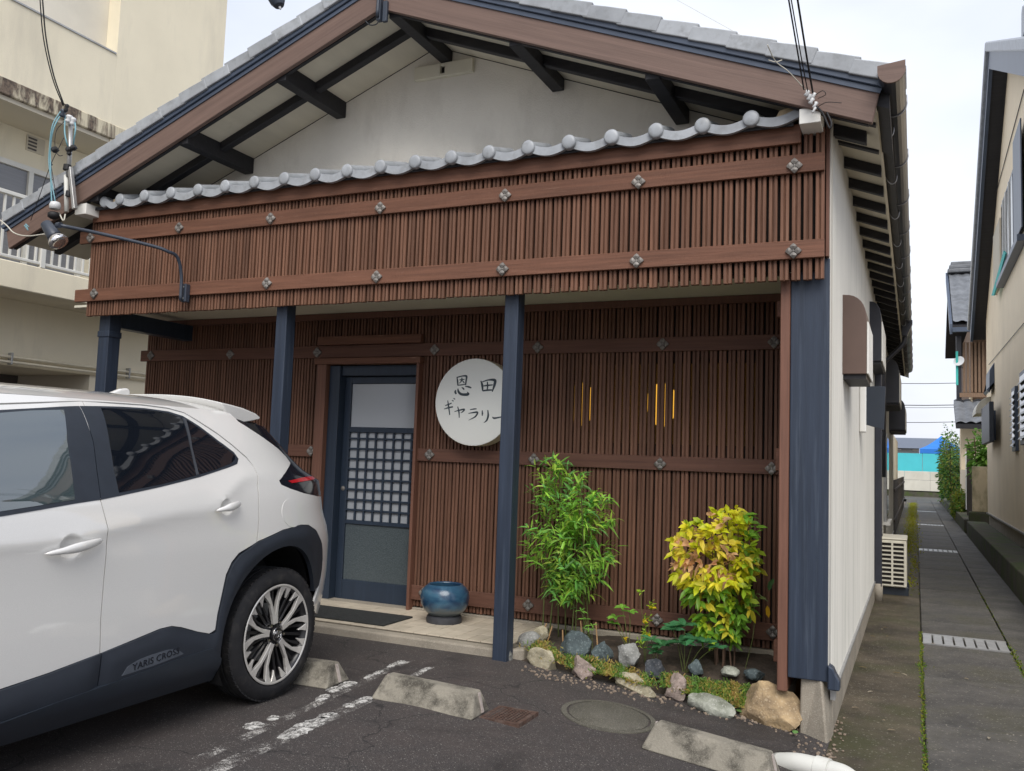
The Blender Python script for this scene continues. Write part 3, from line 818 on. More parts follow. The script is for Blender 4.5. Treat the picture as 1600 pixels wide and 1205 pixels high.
def resample(poly, step=.02):
    out = []
    n = len(poly)
    for i in range(n):
        a, b = Vector(poly[i]), Vector(poly[(i+1) % n]); k = max(1, int((b-a).length/step+.5))
        out += [a+(b-a)*(j/k) for j in range(k)]
    return out
def inside(p, poly):
    c = False; n = len(poly); j = n-1
    for i in range(n):
        a, b = poly[i], poly[j]
        if (a[1] > p[1]) != (b[1] > p[1]) and p[0] < (b[0]-a[0])*(p[1]-a[1])/(b[1]-a[1])+a[0]: c = not c
        j = i
    return c
def curve_panel(name, poly, m, parent, off=0., depth=.012, grid=.03, hole=None, mirror=True, bulge=0., smooth=True, dents=(), fade=None):
    """closed outline in (s, v), laid on the car's side surface with a folded-in rim"""
    P = resample(poly); n = len(P)
    g = []
    lo = (min(p.x for p in P), min(p.y for p in P)); hi = (max(p.x for p in P), max(p.y for p in P))
    i = lo[0]+grid/2
    tree = [(p.x, p.y) for p in P]
    while i < hi[0]:
        j = lo[1]+grid/2
        while j < hi[1]:
            if inside((i, j), tree) and min((p[0]-i)**2+(p[1]-j)**2 for p in tree) > (grid*.4)**2: g.append(Vector((i, j)))
            j += grid
        i += grid
    for ds, dv, dr, dd in dents:
        g = [p for p in g if math.hypot(p.x-ds, (p.y-dv)/.92) > dr*1.12]
        for rk in (1.06, 1.0, .93, .8, .6, .35):
            m_ = max(8, int(36*rk)); g += [Vector((ds+dr*rk*cos(2*pi*i_/m_), dv+dr*.92*rk*sin(2*pi*i_/m_))) for i_ in range(m_)]
    r = delaunay_2d_cdt([Vector((p.x, p.y)) for p in P]+g, [], [list(range(n))], 1, 1e-5)
    V2, F, OV = r[0], r[2], r[3]
    mb = MB(); vs = []
    for q in V2:
        o = off
        if bulge:
            d = min((p[0]-q.x)**2+(p[1]-q.y)**2 for p in tree)**.5
            o += bulge*smoothstep(0, .05, d)
        if fade: o = o*(1-.92*smoothstep(fade[0], fade[1], q.x))
        for ds, dv, dr, dd in dents:
            e = math.hypot(q.x-ds, (q.y-dv)/.92)/dr
            if e < 1: o -= dd*(1-e**6)*(.35+.65*(1-e*e))
        vs.append(CP(q.x, q.y)+CN(q.x, q.y)*o)
    # boundary edges for the rim
    ec = {}
    for f in F:
        for k in range(len(f)):
            e = (f[k], f[(k+1) % len(f)]); ec[tuple(sorted(e))] = ec.get(tuple(sorted(e)), 0)+1
    rim = {}; base = len(vs)
    fs = [tuple(f) for f in F]
    for e, c in ec.items():
        if c == 1:
            for q in e:
                if q not in rim:
                    rim[q] = len(vs); vs.append(CP(V2[q].x, V2[q].y)+CN(V2[q].x, V2[q].y)*(off-depth))
            fs.append((e[0], e[1], rim[e[1]], rim[e[0]]))
    mb.add(vs, fs)
    o = mb.build(name, m, parent, origin=WL['parked_car'], fix=False)
    bm = bmesh.new(); bm.from_mesh(o.data); bmesh.ops.recalc_face_normals(bm, faces=bm.faces)
    # make the outer skin face outwards
    f0 = max(bm.faces, key=lambda f: f.calc_area()); c_ = f0.calc_center_median()
    if f0.normal.x < 0 and f0.normal.y < .3:
        for f in bm.faces: f.normal_flip()
    bm.to_mesh(o.data); bm.free()
    if smooth: o.data.shade_smooth(); o.data.set_sharp_from_angle(angle=radians(38))
    if mirror: mirrored(o, parent)
    return o
def mirrored(o, parent):
    c = o.copy(); COL.objects.link(c); c.scale = (-1, 1, 1); WL[c.name] = WL[o.name].copy()
    if parent.name != 'parked_car' and (parent.name+'|m') in MIRR: c.parent = MIRR[parent.name+'|m']; c.scale = (1, 1, 1)
    MIRR[o.name+'|m'] = c
    return c
MIRR = {}
car = thing('parked_car', (CXC, 2.4, 0), 'white compact crossover car with black wheel-arch cladding backed against a parking stop', 'car')

m, n, l, b = _new('car_white')
b.inputs['Base Color'].default_value = (.66, .655, .63, 1); b.inputs['Roughness'].default_value = .32; b.inputs['Metallic'].default_value = .0
b.inputs['Coat Weight'].default_value = 1.; b.inputs['Coat Roughness'].default_value = .03; b.inputs['Coat IOR'].default_value = 1.7; b.inputs['Specular IOR Level'].default_value = .5
v_ = coords(n, l, (1, 1, 1), False); l.new(ramp(n, l, noise_node(n, l, v_, 900., 2), .35, .65, (.60, .595, .575), (.70, .695, .675)), b.inputs['Base Color'])
MATS['car_white'] = m
mat('car_black', (.018, .024, .034), .42, .1, 20., spec=.5, bump=.05, bscale=700.)
mat('car_cladding', (.019, .024, .034), .55, .12, 8., spec=.4, bump=.12, bscale=500.)
mat('car_gloss', (.008, .011, .018), .12, .05, spec=.6, coat=.6)
mat('car_dark', (.006, .006, .007), .8, .1)
mat('car_trim', (.05, .055, .065), .35, .05, spec=.5)
m, n, l, b = _new('car_glass'); b.inputs['Base Color'].default_value = (.006, .008, .012, 1); b.inputs['Roughness'].default_value = .02; b.inputs['Specular IOR Level'].default_value = .75
MATS['car_glass'] = m
m, n, l, b = _new('car_front_glass'); b.inputs['Base Color'].default_value = (.05, .07, .075, 1); b.inputs['Roughness'].default_value = .02; b.inputs['Specular IOR Level'].default_value = .9
b.inputs['IOR'].default_value = 1.9
MATS['car_front_glass'] = m
m, n, l, b = _new('tail_red'); b.inputs['Base Color'].default_value = (.45, .012, .02, 1); b.inputs['Roughness'].default_value = .15; b.inputs['Coat Weight'].default_value = .6; MATS['tail_red'] = m
mat('plate_grey', (.075, .086, .105), .45, .1, 20.)
mat('tyre', (.016, .016, .018), .75, .15, 30., spec=.3, dirt=((.06, .055, .05), 14., .5, .75, .6))
mat('rim_silver', (.60, .58, .55), .25, .05, metal=.4, spec=.6)
mat('rim_black', (.012, .012, .014), .3, .1, spec=.5)
mat('chrome', (.6, .6, .6), .15, .03, metal=1.)

drip = cv([(1.95,1.40),(2.1,1.435),(2.244,1.452),(2.42,1.467),(2.631,1.485),(2.804,1.490),(2.991,1.492),(3.122,1.486),(3.202,1.47),(3.267,1.425),(3.342,1.376),(3.38,1.317),(3.426,1.252),(3.439,1.209)])
rdoor = cv([(3.429,1.168),(3.415,1.115),(3.407,1.019),(3.402,.934),(3.389,.823)])
fseam = [(2.645,1.486),(2.606,1.398),(2.593,1.307),(2.567,1.17),(2.552,1.063),(2.560,1.004),(2.573,.939),(2.577,.842),(2.576,.73),(2.576,.58),(2.587,.444)]
clad = [(1.72,.36),(1.95,.375),(2.169,.392),(2.356,.41),(2.587,.444),(2.743,.466),(2.891,.491),(2.956,.492),(3.013,.478),(3.118,.441),(3.193,.42),(3.225,.418)]
arch = cv([(3.234,.422),(3.24,.498),(3.256,.576),(3.275,.673),(3.306,.73),(3.35,.769),(3.389,.823),(3.516,.869),(3.66,.885),(3.74,.879),(3.83,.844),(3.905,.774)])
blk = cv([(3.542,1.447),(3.621,1.411),(3.722,1.372),(3.854,1.315),(3.896,1.273),(3.875,1.238),(3.739,1.202),(3.615,1.164),(3.546,1.132),(3.552,1.111),(3.618,1.089),(3.742,1.061),(3.976,1.035)])
SE = CY0+HP-.002
G_ = .0022
def left_of(L, d): return [(s-d, v) for s, v in L]
# inner dark shell shows in the shut lines
shell = [(1.72, .20), (3.12, .20), (3.12, .42), (3.24, .55), (3.32, .74)]+cv([(3.389, .80), (3.516, .85), (3.66, .865), (3.8, .84), (3.95, .75), (4.1, .6), (4.2, .35)])+[(SE, .35), (SE, 1.48), (3.0, 1.48), (1.95, 1.39), (1.72, 1.02)]
curve_panel('inner_shell', shell, 'car_dark', car, -.016, .002, .05)
# front door
fd = [(s, v-.004) for s, v in drip if s < 2.63]
fdoor = curve_panel('front_door', [(1.75, .99)]+[(1.94, 1.385)]+fd[1:]+left_of(fseam, G_)+[(s, v+.003) for s, v in clad[::-1] if s < 2.57], 'car_white', car, grid=.022, dents=[(2.408, .884, .052, .016)])
rd = [(s-.002, v-.004) for s, v in drip if s > 2.65]
rdr = curve_panel('rear_door', left_of(fseam[::-1], -G_)+rd+left_of(rdoor, .0035)+[(s-.006, v+.012) for s, v in arch[:6][::-1]]+[(s, v+.003) for s, v in clad[::-1] if 2.6 < s < 3.2], 'car_white', car, grid=.022, dents=[(3.26, 1.005, .044, .014)])
# quarter panel with roof rail
q = [(s, v+.003) for s, v in drip if s < 3.1]+[(s+.004, v+.003) for s, v in drip if s > 3.1]+left_of(rdoor, -.0035)+[(s, v+.004) for s, v in arch[6:]]
q += cv([(3.940,.724),(3.960,.672),(3.960,.625),(3.950,.572),(3.930,.52),(3.900,.471),(3.875,.433),(3.875,.40),(3.99,.37),(4.10,.35),(4.3,.34)])+[(SE, .33), (SE, 1.0)]
q += [(s+.001, v-.003) for s, v in blk[::-1][:4]]+[(s-.004, v) for s, v in blk[::-1][4:]]
q += cv([(3.535, 1.4985)])+[(3.3, 1.499), (3.0, 1.499), (2.6, 1.4985), (2.2, 1.497), (1.98, 1.49)]
quarter = curve_panel('rear_quarter', q, 'car_white', car)
# black tail surround: hatch glass, pillar trim and lamp
tail = [(s+.001, v) for s, v in blk]+[(SE, 1.03), (SE, 1.46)]
tail_o = curve_panel('tail_surround', tail, 'car_gloss', car, -.001)
curve_panel('tail_lamp', cv([(3.615,1.130),(3.64,1.117),(3.812,1.132),(4.052,1.146),(4.052,1.160),(3.914,1.158),(3.77,1.149)]), 'tail_red', tail_o, .003, .006, .02)
# cladding: sill and arch
def circ(r, a0, a1, n=26, cy=3.715, cz=.36):
    out = []
    for i in range(n+1):
        a = a0+(a1-a0)*i/n; y, z = cy+(r if cos(a) < 0 else r*.86)*cos(a), cz+r*sin(a)
        out.append((s_of_y(y, z), z))
    return out
opening = circ(.372, radians(205), radians(-18))
ck = [(s, v) for s, v in clad]+arch+cv([(3.935,.726),(3.955,.672),(3.955,.625),(3.945,.572),(3.928,.53)])
opn = circ(.428, radians(20), radians(207), 30, 3.70, .36)
ckr = [(2.590, .4445)]+[p for p in ck if p[0] > 2.6]
claddn = curve_panel('wheel_arch_cladding', ckr+opn+[(3.30, .185), (2.9, .175), (2.590, .172)], 'car_cladding', car, .010, .03, .022, bulge=.012, fade=(3.80, 4.06))
curve_panel('sill_cladding', [p for p in ck if p[0] < 2.58]+[(2.5845, .4435), (2.5845, .172), (2.3, .17), (1.72, .17)], 'car_cladding', car, .010, .03, .03, bulge=.012)
# rocker strip lower and darker, plus the badge plate
curve_panel('rocker', [(1.72, .262), (2.184, .285), (2.595, .316), (3.029, .352), (3.2, .36), (3.27, .30), (3.29, .20), (2.3, .18), (1.72, .18)], 'car_black', car, .026, .02, .03)
plate_ = curve_panel('badge_plate', [(2.690,.338),(2.716,.372),(2.77,.388),(2.833,.396),(2.923,.401),(2.965,.397),(2.995,.384),(3.022,.366),(2.93,.355),(2.85,.347)], 'plate_grey', car, .024, .012, .015)
# window band, glass
band = [(1.80,1.0),(1.98,1.36),(2.1,1.405),(2.23,1.425),(2.402,1.442),(2.534,1.456),(2.624,1.463),(2.713,1.468),(2.837,1.473),(2.968,1.475),(3.103,1.468),(3.176,1.450),(3.25,1.401)]+cv([(3.336,1.33),(3.374,1.277),(3.382,1.244),(3.369,1.217)])+[(3.30,1.19),(3.122,1.15),(2.879,1.108),(2.631,1.071),(2.548,1.06),(2.43,1.048),(2.275,1.029),(2.122,1.011),(1.95,.99)]
b1 = [p for p in band]
def clipband(test): return [p for p in band if test(p[0])]
fs_ = [(2.607, 1.462), (2.593, 1.307), (2.567, 1.17), (2.552, 1.060)]
curve_panel('window_trim', clipband(lambda s: s < 2.60)[:6]+[(s-.0018, v) for s, v in fs_]+clipband(lambda s: s < 2.54)[6:], 'car_black', fdoor, .002, .008, .03)
top_ = [p for i, p in enumerate(band) if p[0] > 2.62 and i < 18]; bot_ = [p for i, p in enumerate(band) if p[0] > 2.6 and i >= 18]
curve_panel('window_trim', top_+bot_+[(s+.0018, v) for s, v in fs_[::-1]], 'car_black', rdr, .002, .008, .03)
curve_panel('side_window', [(1.86,1.03),(2.02,1.35),(2.12,1.395),(2.225,1.412),(2.36,1.428),(2.514,1.439),(2.467,1.304),(2.432,1.064),(2.277,1.046),(2.123,1.03),(1.97,1.013)], 'car_front_glass', fdoor, .0035, .006, .03)
curve_panel('side_window', [(2.712,1.458),(2.84,1.463),(2.956,1.466),(3.083,1.459),(3.160,1.440),(3.123,1.291),(3.105,1.158),(2.883,1.119),(2.648,1.087),(2.653,1.183),(2.672,1.30)], 'car_glass', rdr, .0035, .006, .03)
curve_panel('quarter_window', [(3.183,1.43),(3.25,1.382),(3.33,1.317)]+cv([(3.373,1.257),(3.365,1.237),(3.351,1.217)])+[(3.24,1.186),(3.126,1.162),(3.139,1.292)], 'car_glass', rdr, .0035, .006, .03)
curve_panel('window_divider', [(3.167,1.440),(3.179,1.434),(3.135,1.291),(3.122,1.163),(3.109,1.160),(3.127,1.291)], 'car_trim', rdr, .0055, .006, .02)
# handles
def handle(p0, p1, cup, parent):
    a, b_ = CP(*p0), CP(*p1); c_ = (a+b_)/2; nrm = CN((p0[0]+p1[0])/2, (p0[1]+p1[1])/2)
    d = (b_-a); L = d.length; d.normalize(); up = nrm.cross(d)
    if up.z < 0: up = -up
    mb = MB(); rows = []
    for i in range(13):
        t = i/12; k = sin(pi*min(1, max(0, t)))**.35 if 0 < t < 1 else .05
        ctr = a+d*L*t+nrm*(.012+.022*sin(pi*t)**.7); hh = .0195*k*(.72+.28*smoothstep(.2, .45, t)); ww = .011*k
        rows.append([ctr+up*hh*cos(2*pi*j/10)+nrm*ww*sin(2*pi*j/10) for j in range(10)])
    vs = [p for r_ in rows for p in r_]
    fs = [(i*10+j, i*10+(j+1) % 10, (i+1)*10+(j+1) % 10, (i+1)*10+j) for i in range(12) for j in range(10)]
    fs += [tuple(range(10))[::-1], tuple(range(120, 130))]
    mb.add(vs, fs)
    o = mb.build('door_handle', 'car_white', parent, smooth=True, origin=WL['parked_car']); mirrored(o, parent)
handle((2.285, .866), (2.545, .902), (2.408, .884, .052), fdoor)
handle((3.170, .990), (3.345, 1.021), (3.26, 1.005, .042), rdr)
# fuel flap
fl = [(s_of_y(3.755+.085*cos(2*pi*i/28), .95), .955+.075*sin(2*pi*i/28)) for i in range(28)]
fp = curve_panel('fuel_flap', fl, 'car_white', quarter, .0015, .004, .02)
ring = []
# liners, floor
mb = MB(); A0, A1 = radians(-22), radians(208)
for sgn in (0,):
    n_ = 22
    for j, (xo, rr) in enumerate(((.86, .375), (.56, .37))): pass
    vs = []
    for i in range(n_+1):
        a = A0+(A1-A0)*i/n_
        rk = 1. if cos(a) < 0 else .865
        xo_ = CXC+.855-.10*max(0, cos(a))
        vs += [Vector((xo_, 3.70+.436*rk*cos(a), .36+.436*sin(a))), Vector((CXC+.52, 3.70+.42*rk*cos(a), .36+.42*sin(a)))]
    mb.add(vs, [(2*i, 2*i+2, 2*i+3, 2*i+1) for i in range(n_)])
    mb.add([Vector((CXC+.52, 3.715, .3))]+[vs[2*i+1] for i in range(n_+1)], [(0, i, i+1) for i in range(1, n_+1)])
lin = mb.build('wheel_liner', 'car_dark', car, smooth=False, origin=WL['parked_car']); mirrored(lin, car)
MB().box(CXC-.78, CXC+.78, .6, 3.3, .19, .24).box(CXC-.50, CXC+.50, 3.3, 4.4, .24, .29).build('floor_pan', 'car_dark', car, origin=WL['parked_car'])
# roof, spoiler, antenna fin
def rf(u, v):
    y = 1.98+(3.93-1.98)*u
    e = CP(s_of_y(y, 1.499), 1.499); x = (e.x-CXC)*(1-2*v)
    zz = e.z+.068*(1-(abs(1-2*v))**2.4)*(1-.25*smoothstep(3.3, 3.93, y))
    return Vector((CXC+x, y, zz))
MB().grid(rf, 40, 24).build('roof_panel', 'car_white', car, smooth=True, origin=WL['parked_car'])
SPP = [at_x(x, y, CXC+.575) for x, y in ((346, 629.5), (360, 632.5), (380, 638), (400, 646.5), (407, 652), (406, 655.5), (390, 659), (373, 661.5), (357, 651))]
def sp(t, k):
    p = SPP[k % len(SPP)]; e = 1-abs(t)**2.6
    up = .045*e*(1 if k < 5 else .7); bk = .05*e*smoothstep(3.75, 4.1, p.y)
    return Vector((CXC+.575*t*(1-.03*smoothstep(3.8, 4.1, p.y)), p.y+bk, p.z+up))
mb = MB(); n9 = len(SPP)
vs = [sp(1-2*j/24, k) for j in range(25) for k in range(n9)]
fs = [(j*n9+k, (j+1)*n9+k, (j+1)*n9+(k+1) % n9, j*n9+(k+1) % n9) for j in range(24) for k in range(n9)]
fs += [tuple(range(n9)), tuple(range(24*n9, 25*n9))[::-1]]
mb.add(vs, fs)
mb.build('spoiler', 'car_white', car, auto=45, origin=WL['parked_car'], bevel=.006, seg=2)
fin = MB(); prof = [(3.24, 0), (3.40, .0), (3.405, .045), (3.385, .058), (3.34, .05), (3.29, .028)]
fin.prism([(y, 1.528+z) for y, z in prof], 'x', CXC-.018, CXC+.018)
fin.build('antenna_fin', 'car_white', car, bevel=.012, seg=3, origin=WL['parked_car'])
# wheel
def wheel(yc, side):
    w = bpy.data.objects.new('wheel', None); COL.objects.link(w); w.empty_display_size = .1
    put(w, (CXC+side*.80, yc, .336), car)
    xo = CXC+side*.848     # outer face
    ax = (side, 0, 0)
    R0 = .336; c0 = Vector((xo, yc, .336))
    tp = [(.245, -.205), (.27, -.215), (.312, -.205), (.330, -.185), (R0-.002, -.16)]
    for g in (-.135, -.10, -.065):
        tp += [(R0, g-.008), (R0, g-.0075), (R0-.008, g-.006), (R0-.008, g+.004), (R0, g+.0055), (R0, g+.006)]
    tp += [(R0, -.03), (.328, -.014), (.308, -.001), (.28, .006), (.262, .004), (.253, -.004), (.249, -.02)]
    MB().lathe(tp, 72, c0, ax, False).build('tyre', 'tyre', w, auto=40)
    # shoulder tread blocks
    mb = MB()
    for k in range(72):
        a = 2*pi*k/72
        p = c0+Vector((-side*.028, cos(a)*.329, sin(a)*.329)); t = Vector((0, -sin(a), cos(a))); rr = Vector((0, cos(a), sin(a)))
        mb.bar(p-t*.0105, p+t*.0105, .024, .014, rr)
    mb.build('tread_blocks', 'tyre', w, kind='stuff')
    rimo = MB().lathe([(.212, -.17), (.235, -.16), (.235, -.02), (.249, -.004), (.253, .003), (.247, .006), (.239, .002), (.227, -.012), (.221, -.06), (.214, -.15)], 64, c0, ax, False).build('rim', 'rim_black', w, auto=35)
    MB().lathe([(.253, .0030), (.2475, .0068), (.242, .0045), (.2395, .0025)], 64, c0, ax, False).build('rim_lip', 'rim_silver', rimo, smooth=True)
    MB().lathe([(.0, -.14), (.21, -.14), (.21, -.15)], 40, c0, ax).build('brake_shade', 'car_dark', rimo)
    MB().lathe([(.09, -.10), (.145, -.10), (.145, -.112), (.09, -.112), (.09, -.10)], 40, c0, ax, False).build('brake_disc', 'galv', rimo)
    e1, e2 = Vector((0, 1, 0)), Vector((0, 0, 1))
    def pol(r_, a, d): return c0+(e1*cos(a)+e2*sin(a))*r_*1.055+Vector((side*d, 0, 0))
    def blade(m_, pts_, th, nm):
        # pts: (radius, angle, depth) outline centre with half width in radians*r
        mb = MB(); vs = []
        for r_, a, d, hw in pts_:
            t = -e1*sin(a)+e2*cos(a); p = pol(r_, a, d)
            vs += [p-t*hw, p+t*hw, p+t*hw*.8-Vector((side*th, 0, 0)), p-t*hw*.8-Vector((side*th, 0, 0))]
        k = len(pts_); fs = []
        for i in range(k-1):
            a_ = i*4; b_ = a_+4
            fs += [(a_+j, a_+(j+1) % 4, b_+(j+1) % 4, b_+j) for j in range(4)]
        fs += [(0, 1, 2, 3), ((k-1)*4, (k-1)*4+3, (k-1)*4+2, (k-1)*4+1)]
        mb.add(vs, fs); return mb.build(nm, m_, rimo, bevel=.0015)
    for k in range(5):
        a0 = radians(98+72*k)
        for sg in (-1, 1):
            blade('rim_silver', [(.050, a0+sg*radians(7), -.004, .010), (.10, a0+sg*radians(6.5), -.006, .010), (.155, a0+sg*radians(9.5), -.006, .0085), (.20, a0+sg*radians(14), -.003, .015), (.229, a0+sg*radians(16.5), .003, .024)], .02, 'spoke')
            blade('rim_silver', [(.176, a0+sg*radians(29), -.010, .002), (.20, a0+sg*radians(27.5), -.004, .009), (.229, a0+sg*radians(26), .002, .023)], .012, 'spoke_tip')
            blade('rim_black', [(.06, a0+sg*radians(20), -.03, .007), (.14, a0+sg*radians(21.5), -.03, .006), (.225, a0+sg*radians(24), -.014, .010)], .02, 'inner_spoke')
        blade('rim_black', [(.06, a0+radians(36), -.034, .008), (.225, a0+radians(36), -.02, .008)], .02, 'inner_spoke')
        blade('rim_black', [(.05, a0, -.03, .012), (.12, a0, -.028, .009), (.225, a0, -.016, .008)], .02, 'inner_spoke')
        an = a0+radians(36)
        MB().lathe([(.0105, -.04), (.0105, -.012), (.008, -.004), (0, -.003)], 8, pol(.057, an, 0), ax).build('lug_nut', 'chrome', rimo, auto=40)
    MB().lathe([(.075, -.05), (.070, -.028), (.045, -.022), (.038, -.02)], 30, c0, ax).build('hub', 'rim_black', rimo, auto=40)
    cap_ = MB().lathe([(.036, -.03), (.036, -.002), (.032, .003), (0, .005)], 30, c0, ax).build('centre_cap', 'rim_black', rimo, auto=40)
    for rx, rz, oz in ((.026, .0185, 0), (.0085, .0165, .0), (.017, .0065, .007)):
        MB().tube([pol(0, 0, .0052)+e1*(-side*rx*cos(2*pi*i/24))+e2*(rz*sin(2*pi*i/24)+oz) for i in range(25)], .0019, 6, False).build('emblem', 'chrome', rimo, smooth=True)
    MB().lathe([(.034, .0015), (.036, .003), (.034, .0045)], 30, c0, ax, False).build('cap_ring', 'chrome', rimo, smooth=True)
wheel(3.70, 1)
wheel(3.70, -1); wheel(1.14, 1); wheel(1.14, -1)
# front of the car
def fr(u, v):
    y = .34+(1.42-.34)*u; t = 1-2*v
    wf = (.86-.05*(1-u)**2)*(1-.32*(1-u)**3); h = .80+.21*u**.7
    e = abs(t)
    if e < .78: return Vector((CXC+wf*t/.78*.80*.98, y, h+.035*(1-(e/.78)**2)))
    k = (e-.78)/.22
    return Vector((CXC+math.copysign(wf*(.784+.216*smoothstep(0, .5, k)), t), y, h-(h-.22)*k**.8))
MB().grid(fr, 16, 40).build('bonnet', 'car_white', car, smooth=True, origin=WL['parked_car'])
mb = MB().grid(lambda u, v: Vector((fr(0, v).x, .34-.06*sin(pi*v)*sin(pi*min(1, u)), .22+(fr(0, v).z-.22)*u)), 6, 40)
mb.build('front_bumper', 'car_black', car, smooth=True, origin=WL['parked_car'])
def ws(u, v):
    t = 1-2*v; a = Vector((CXC+.74*t, 1.30+.12*t*t, 1.0)); e = rf(0, v); return a.lerp(Vector((e.x, e.y, e.z)), u)+Vector((0, -.03*sin(pi*u), .02*sin(pi*u)))
MB().grid(ws, 8, 16).build('windscreen', 'car_glass', car, smooth=True, origin=WL['parked_car'])
for sg in (1, -1):
    MB().tube(catmull([(CXC+sg*.80, 1.36, 1.0), (CXC+sg*.72, 1.7, 1.25), (CXC+sg*.60, 1.99, 1.46)], 6), .045, 8).build('front_pillar', 'car_white', car, smooth=True, origin=WL['parked_car'])
    MB().add([(CXC+sg*.84, 1.40, .25), (CXC+sg*.84, 1.76, .25), (CXC+sg*.84, 1.76, 1.02), (CXC+sg*.82, 1.40, 1.0)], [(0, 1, 2, 3)]).build('front_wing', 'car_white', car, origin=WL['parked_car'])
# model lettering on the badge plate
fc = bpy.data.curves.new('badge', 'FONT'); fc.body = 'YARIS CROSS'; fc.size = .040; fc.extrude = .0012; fc.align_x = 'CENTER'; fc.align_y = 'CENTER'; fc.space_character = 1.08
fo = bpy.data.objects.new('badge_tmp', fc); COL.objects.link(fo)
bpy.context.view_layer.update()
me = bpy.data.meshes.new_from_object(fo.evaluated_get(bpy.context.evaluated_depsgraph_get()))
bpy.data.objects.remove(fo)
o = bpy.data.objects.new('lettering', me); COL.objects.link(o); me.materials.append(MATS['car_gloss'])
pA, pB, pC = CP(2.76, .363), CP(2.97, .385), CP(2.865, .374)
nr = CN(2.865, .374); ex = (pB-pA).normalized(); ey = nr.cross(ex)
mt = Matrix((ex, ey, nr)).transposed().to_4x4(); mt.translation = pC+nr*.0255-WL['parked_car']
o.parent = plate_; o.matrix_local = Matrix.Translation(-(WL[plate_.name]-WL['parked_car'])) @ mt
WL[o.name] = pC
# ------------------------------------------------------------------ things in front of the house
# round box sign with brushed lettering
sign = thing('round_sign', (-3.045, 6.03, 1.364), 'round white sign with Japanese brush lettering hung on the slatted wall', 'sign')
mat('sign_white', (.82, .83, .79), .4, .03, 2.)
mat('sign_side', (.60, .55, .43), .5, .05, 3.)
mat('sign_ink', (.035, .05, .062), .5, .1)
SC = Vector((-3.045, 5.90, 1.697)); SR = .333
MB().lathe([(SR-.004, .002), (SR, .006), (SR, .132), (SR-.01, .134)], 72, SC, (0, 1, 0)).build('sign_box', 'sign_side', sign, auto=40)
MB().lathe([(0, -.006), (SR-.012, -.006), (SR-.002, -.002), (SR-.001, .0015), (0, .0015)], 72, SC, (0, 1, 0)).build('sign_face', 'sign_white', sign, auto=40)
def stroke(mb, pts, w):
    """brush stroke: polyline in zoomed-picture units with a width per point, laid flat on the sign face"""
    P = [at_y(670+x/7.53, 550+y/7.53, SC.y-.0068) for x, y in pts]
    n0 = len(P)
    Q = catmull(P, 5); W = []
    for i in range(len(Q)):
        t = i/(len(Q)-1)*(n0-1); k = min(n0-2, int(t)); W.append(w[k]+(w[k+1]-w[k])*(t-k))
    mpp = .0044/7.53*1.5
    vs = []
    for i, p in enumerate(Q):
        d = Q[min(i+1, len(Q)-1)]-Q[max(0, i-1)]; d = Vector((d.x, 0, d.z)).normalized()
        s_ = Vector((-d.z, 0, d.x))*W[i]*mpp*.5
        vs += [p+s_, p-s_, p-s_+Vector((0, .003, 0)), p+s_+Vector((0, .003, 0))]
    k = len(Q); fs = []
    for i in range(k-1):
        a = i*4
        fs += [(a+j, a+(j+1) % 4, a+4+(j+1) % 4, a+4+j) for j in range(4)]
    fs += [(0, 1, 2, 3), ((k-1)*4+3, (k-1)*4+2, (k-1)*4+1, (k-1)*4)]
    mb.add(vs, fs)
def glyph(strokes):
    mb = MB()
    for i, (pts, w) in enumerate(strokes):
        m0 = len(mb.v); stroke(mb, pts, w)
        for k in range(m0, len(mb.v)): mb.v[k].y -= .0002*i
    mb.build('lettering', 'sign_ink', sign, fix=False, kind='stuff')
glyph([([(330, 292), (338, 340), (342, 396)], [8, 16, 12]), ([(332, 300), (395, 284), (442, 286), (440, 330), (432, 390)], [10, 11, 19, 15, 13]),
       ([(362, 330), (392, 326), (420, 322)], [9, 10, 8]), ([(390, 302), (386, 338), (358, 370)], [10, 11, 5]), ([(392, 336), (408, 352), (418, 368)], [6, 10, 8]),
       ([(344, 392), (388, 388), (432, 380)], [8, 10, 8]),
       ([(318, 448), (312, 470), (322, 496)], [8, 20, 14]), ([(342, 432), (350, 470), (384, 498), (440, 502), (466, 494), (452, 470)], [8, 20, 22, 24, 20, 4]),
       ([(388, 418), (406, 430), (414, 446)], [7, 14, 8]), ([(428, 404), (470, 412), (500, 424)], [7, 16, 10])])
glyph([([(612, 340), (628, 390), (634, 458)], [9, 22, 14]), ([(622, 356), (700, 330), (776, 334), (772, 390), (746, 470)], [8, 12, 26, 24, 8]),
       ([(688, 350), (692, 400), (686, 450)], [9, 14, 10]), ([(636, 402), (690, 394), (752, 388)], [8, 14, 10]), ([(634, 458), (690, 450), (744, 448)], [13, 15, 12])])
glyph([([(192, 632), (232, 618), (268, 602)], [7, 12, 9]), ([(180, 672), (232, 656), (284, 646)], [6, 14, 12]), ([(222, 572), (234, 650), (246, 742)], [8, 14, 9]),
       ([(272, 570), (286, 576), (290, 582)], [6, 11, 5]), ([(288, 546), (302, 552), (308, 560)], [6, 11, 5])])
glyph([([(302, 702), (360, 686), (418, 676), (396, 706), (374, 718)], [6, 12, 15, 10, 4]), ([(340, 644), (354, 704), (358, 774)], [8, 14, 9])])
glyph([([(484, 680), (530, 672), (562, 670)], [7, 12, 9]), ([(466, 724), (520, 714), (572, 712), (546, 762), (468, 804)], [6, 12, 17, 13, 4])])
glyph([([(628, 688), (630, 724), (628, 752)], [8, 15, 9]), ([(694, 684), (698, 752), (680, 806), (646, 834)], [9, 18, 14, 4])])
glyph([([(748, 766), (770, 780), (840, 768), (930, 756), (944, 764)], [8, 16, 11, 14, 6])])
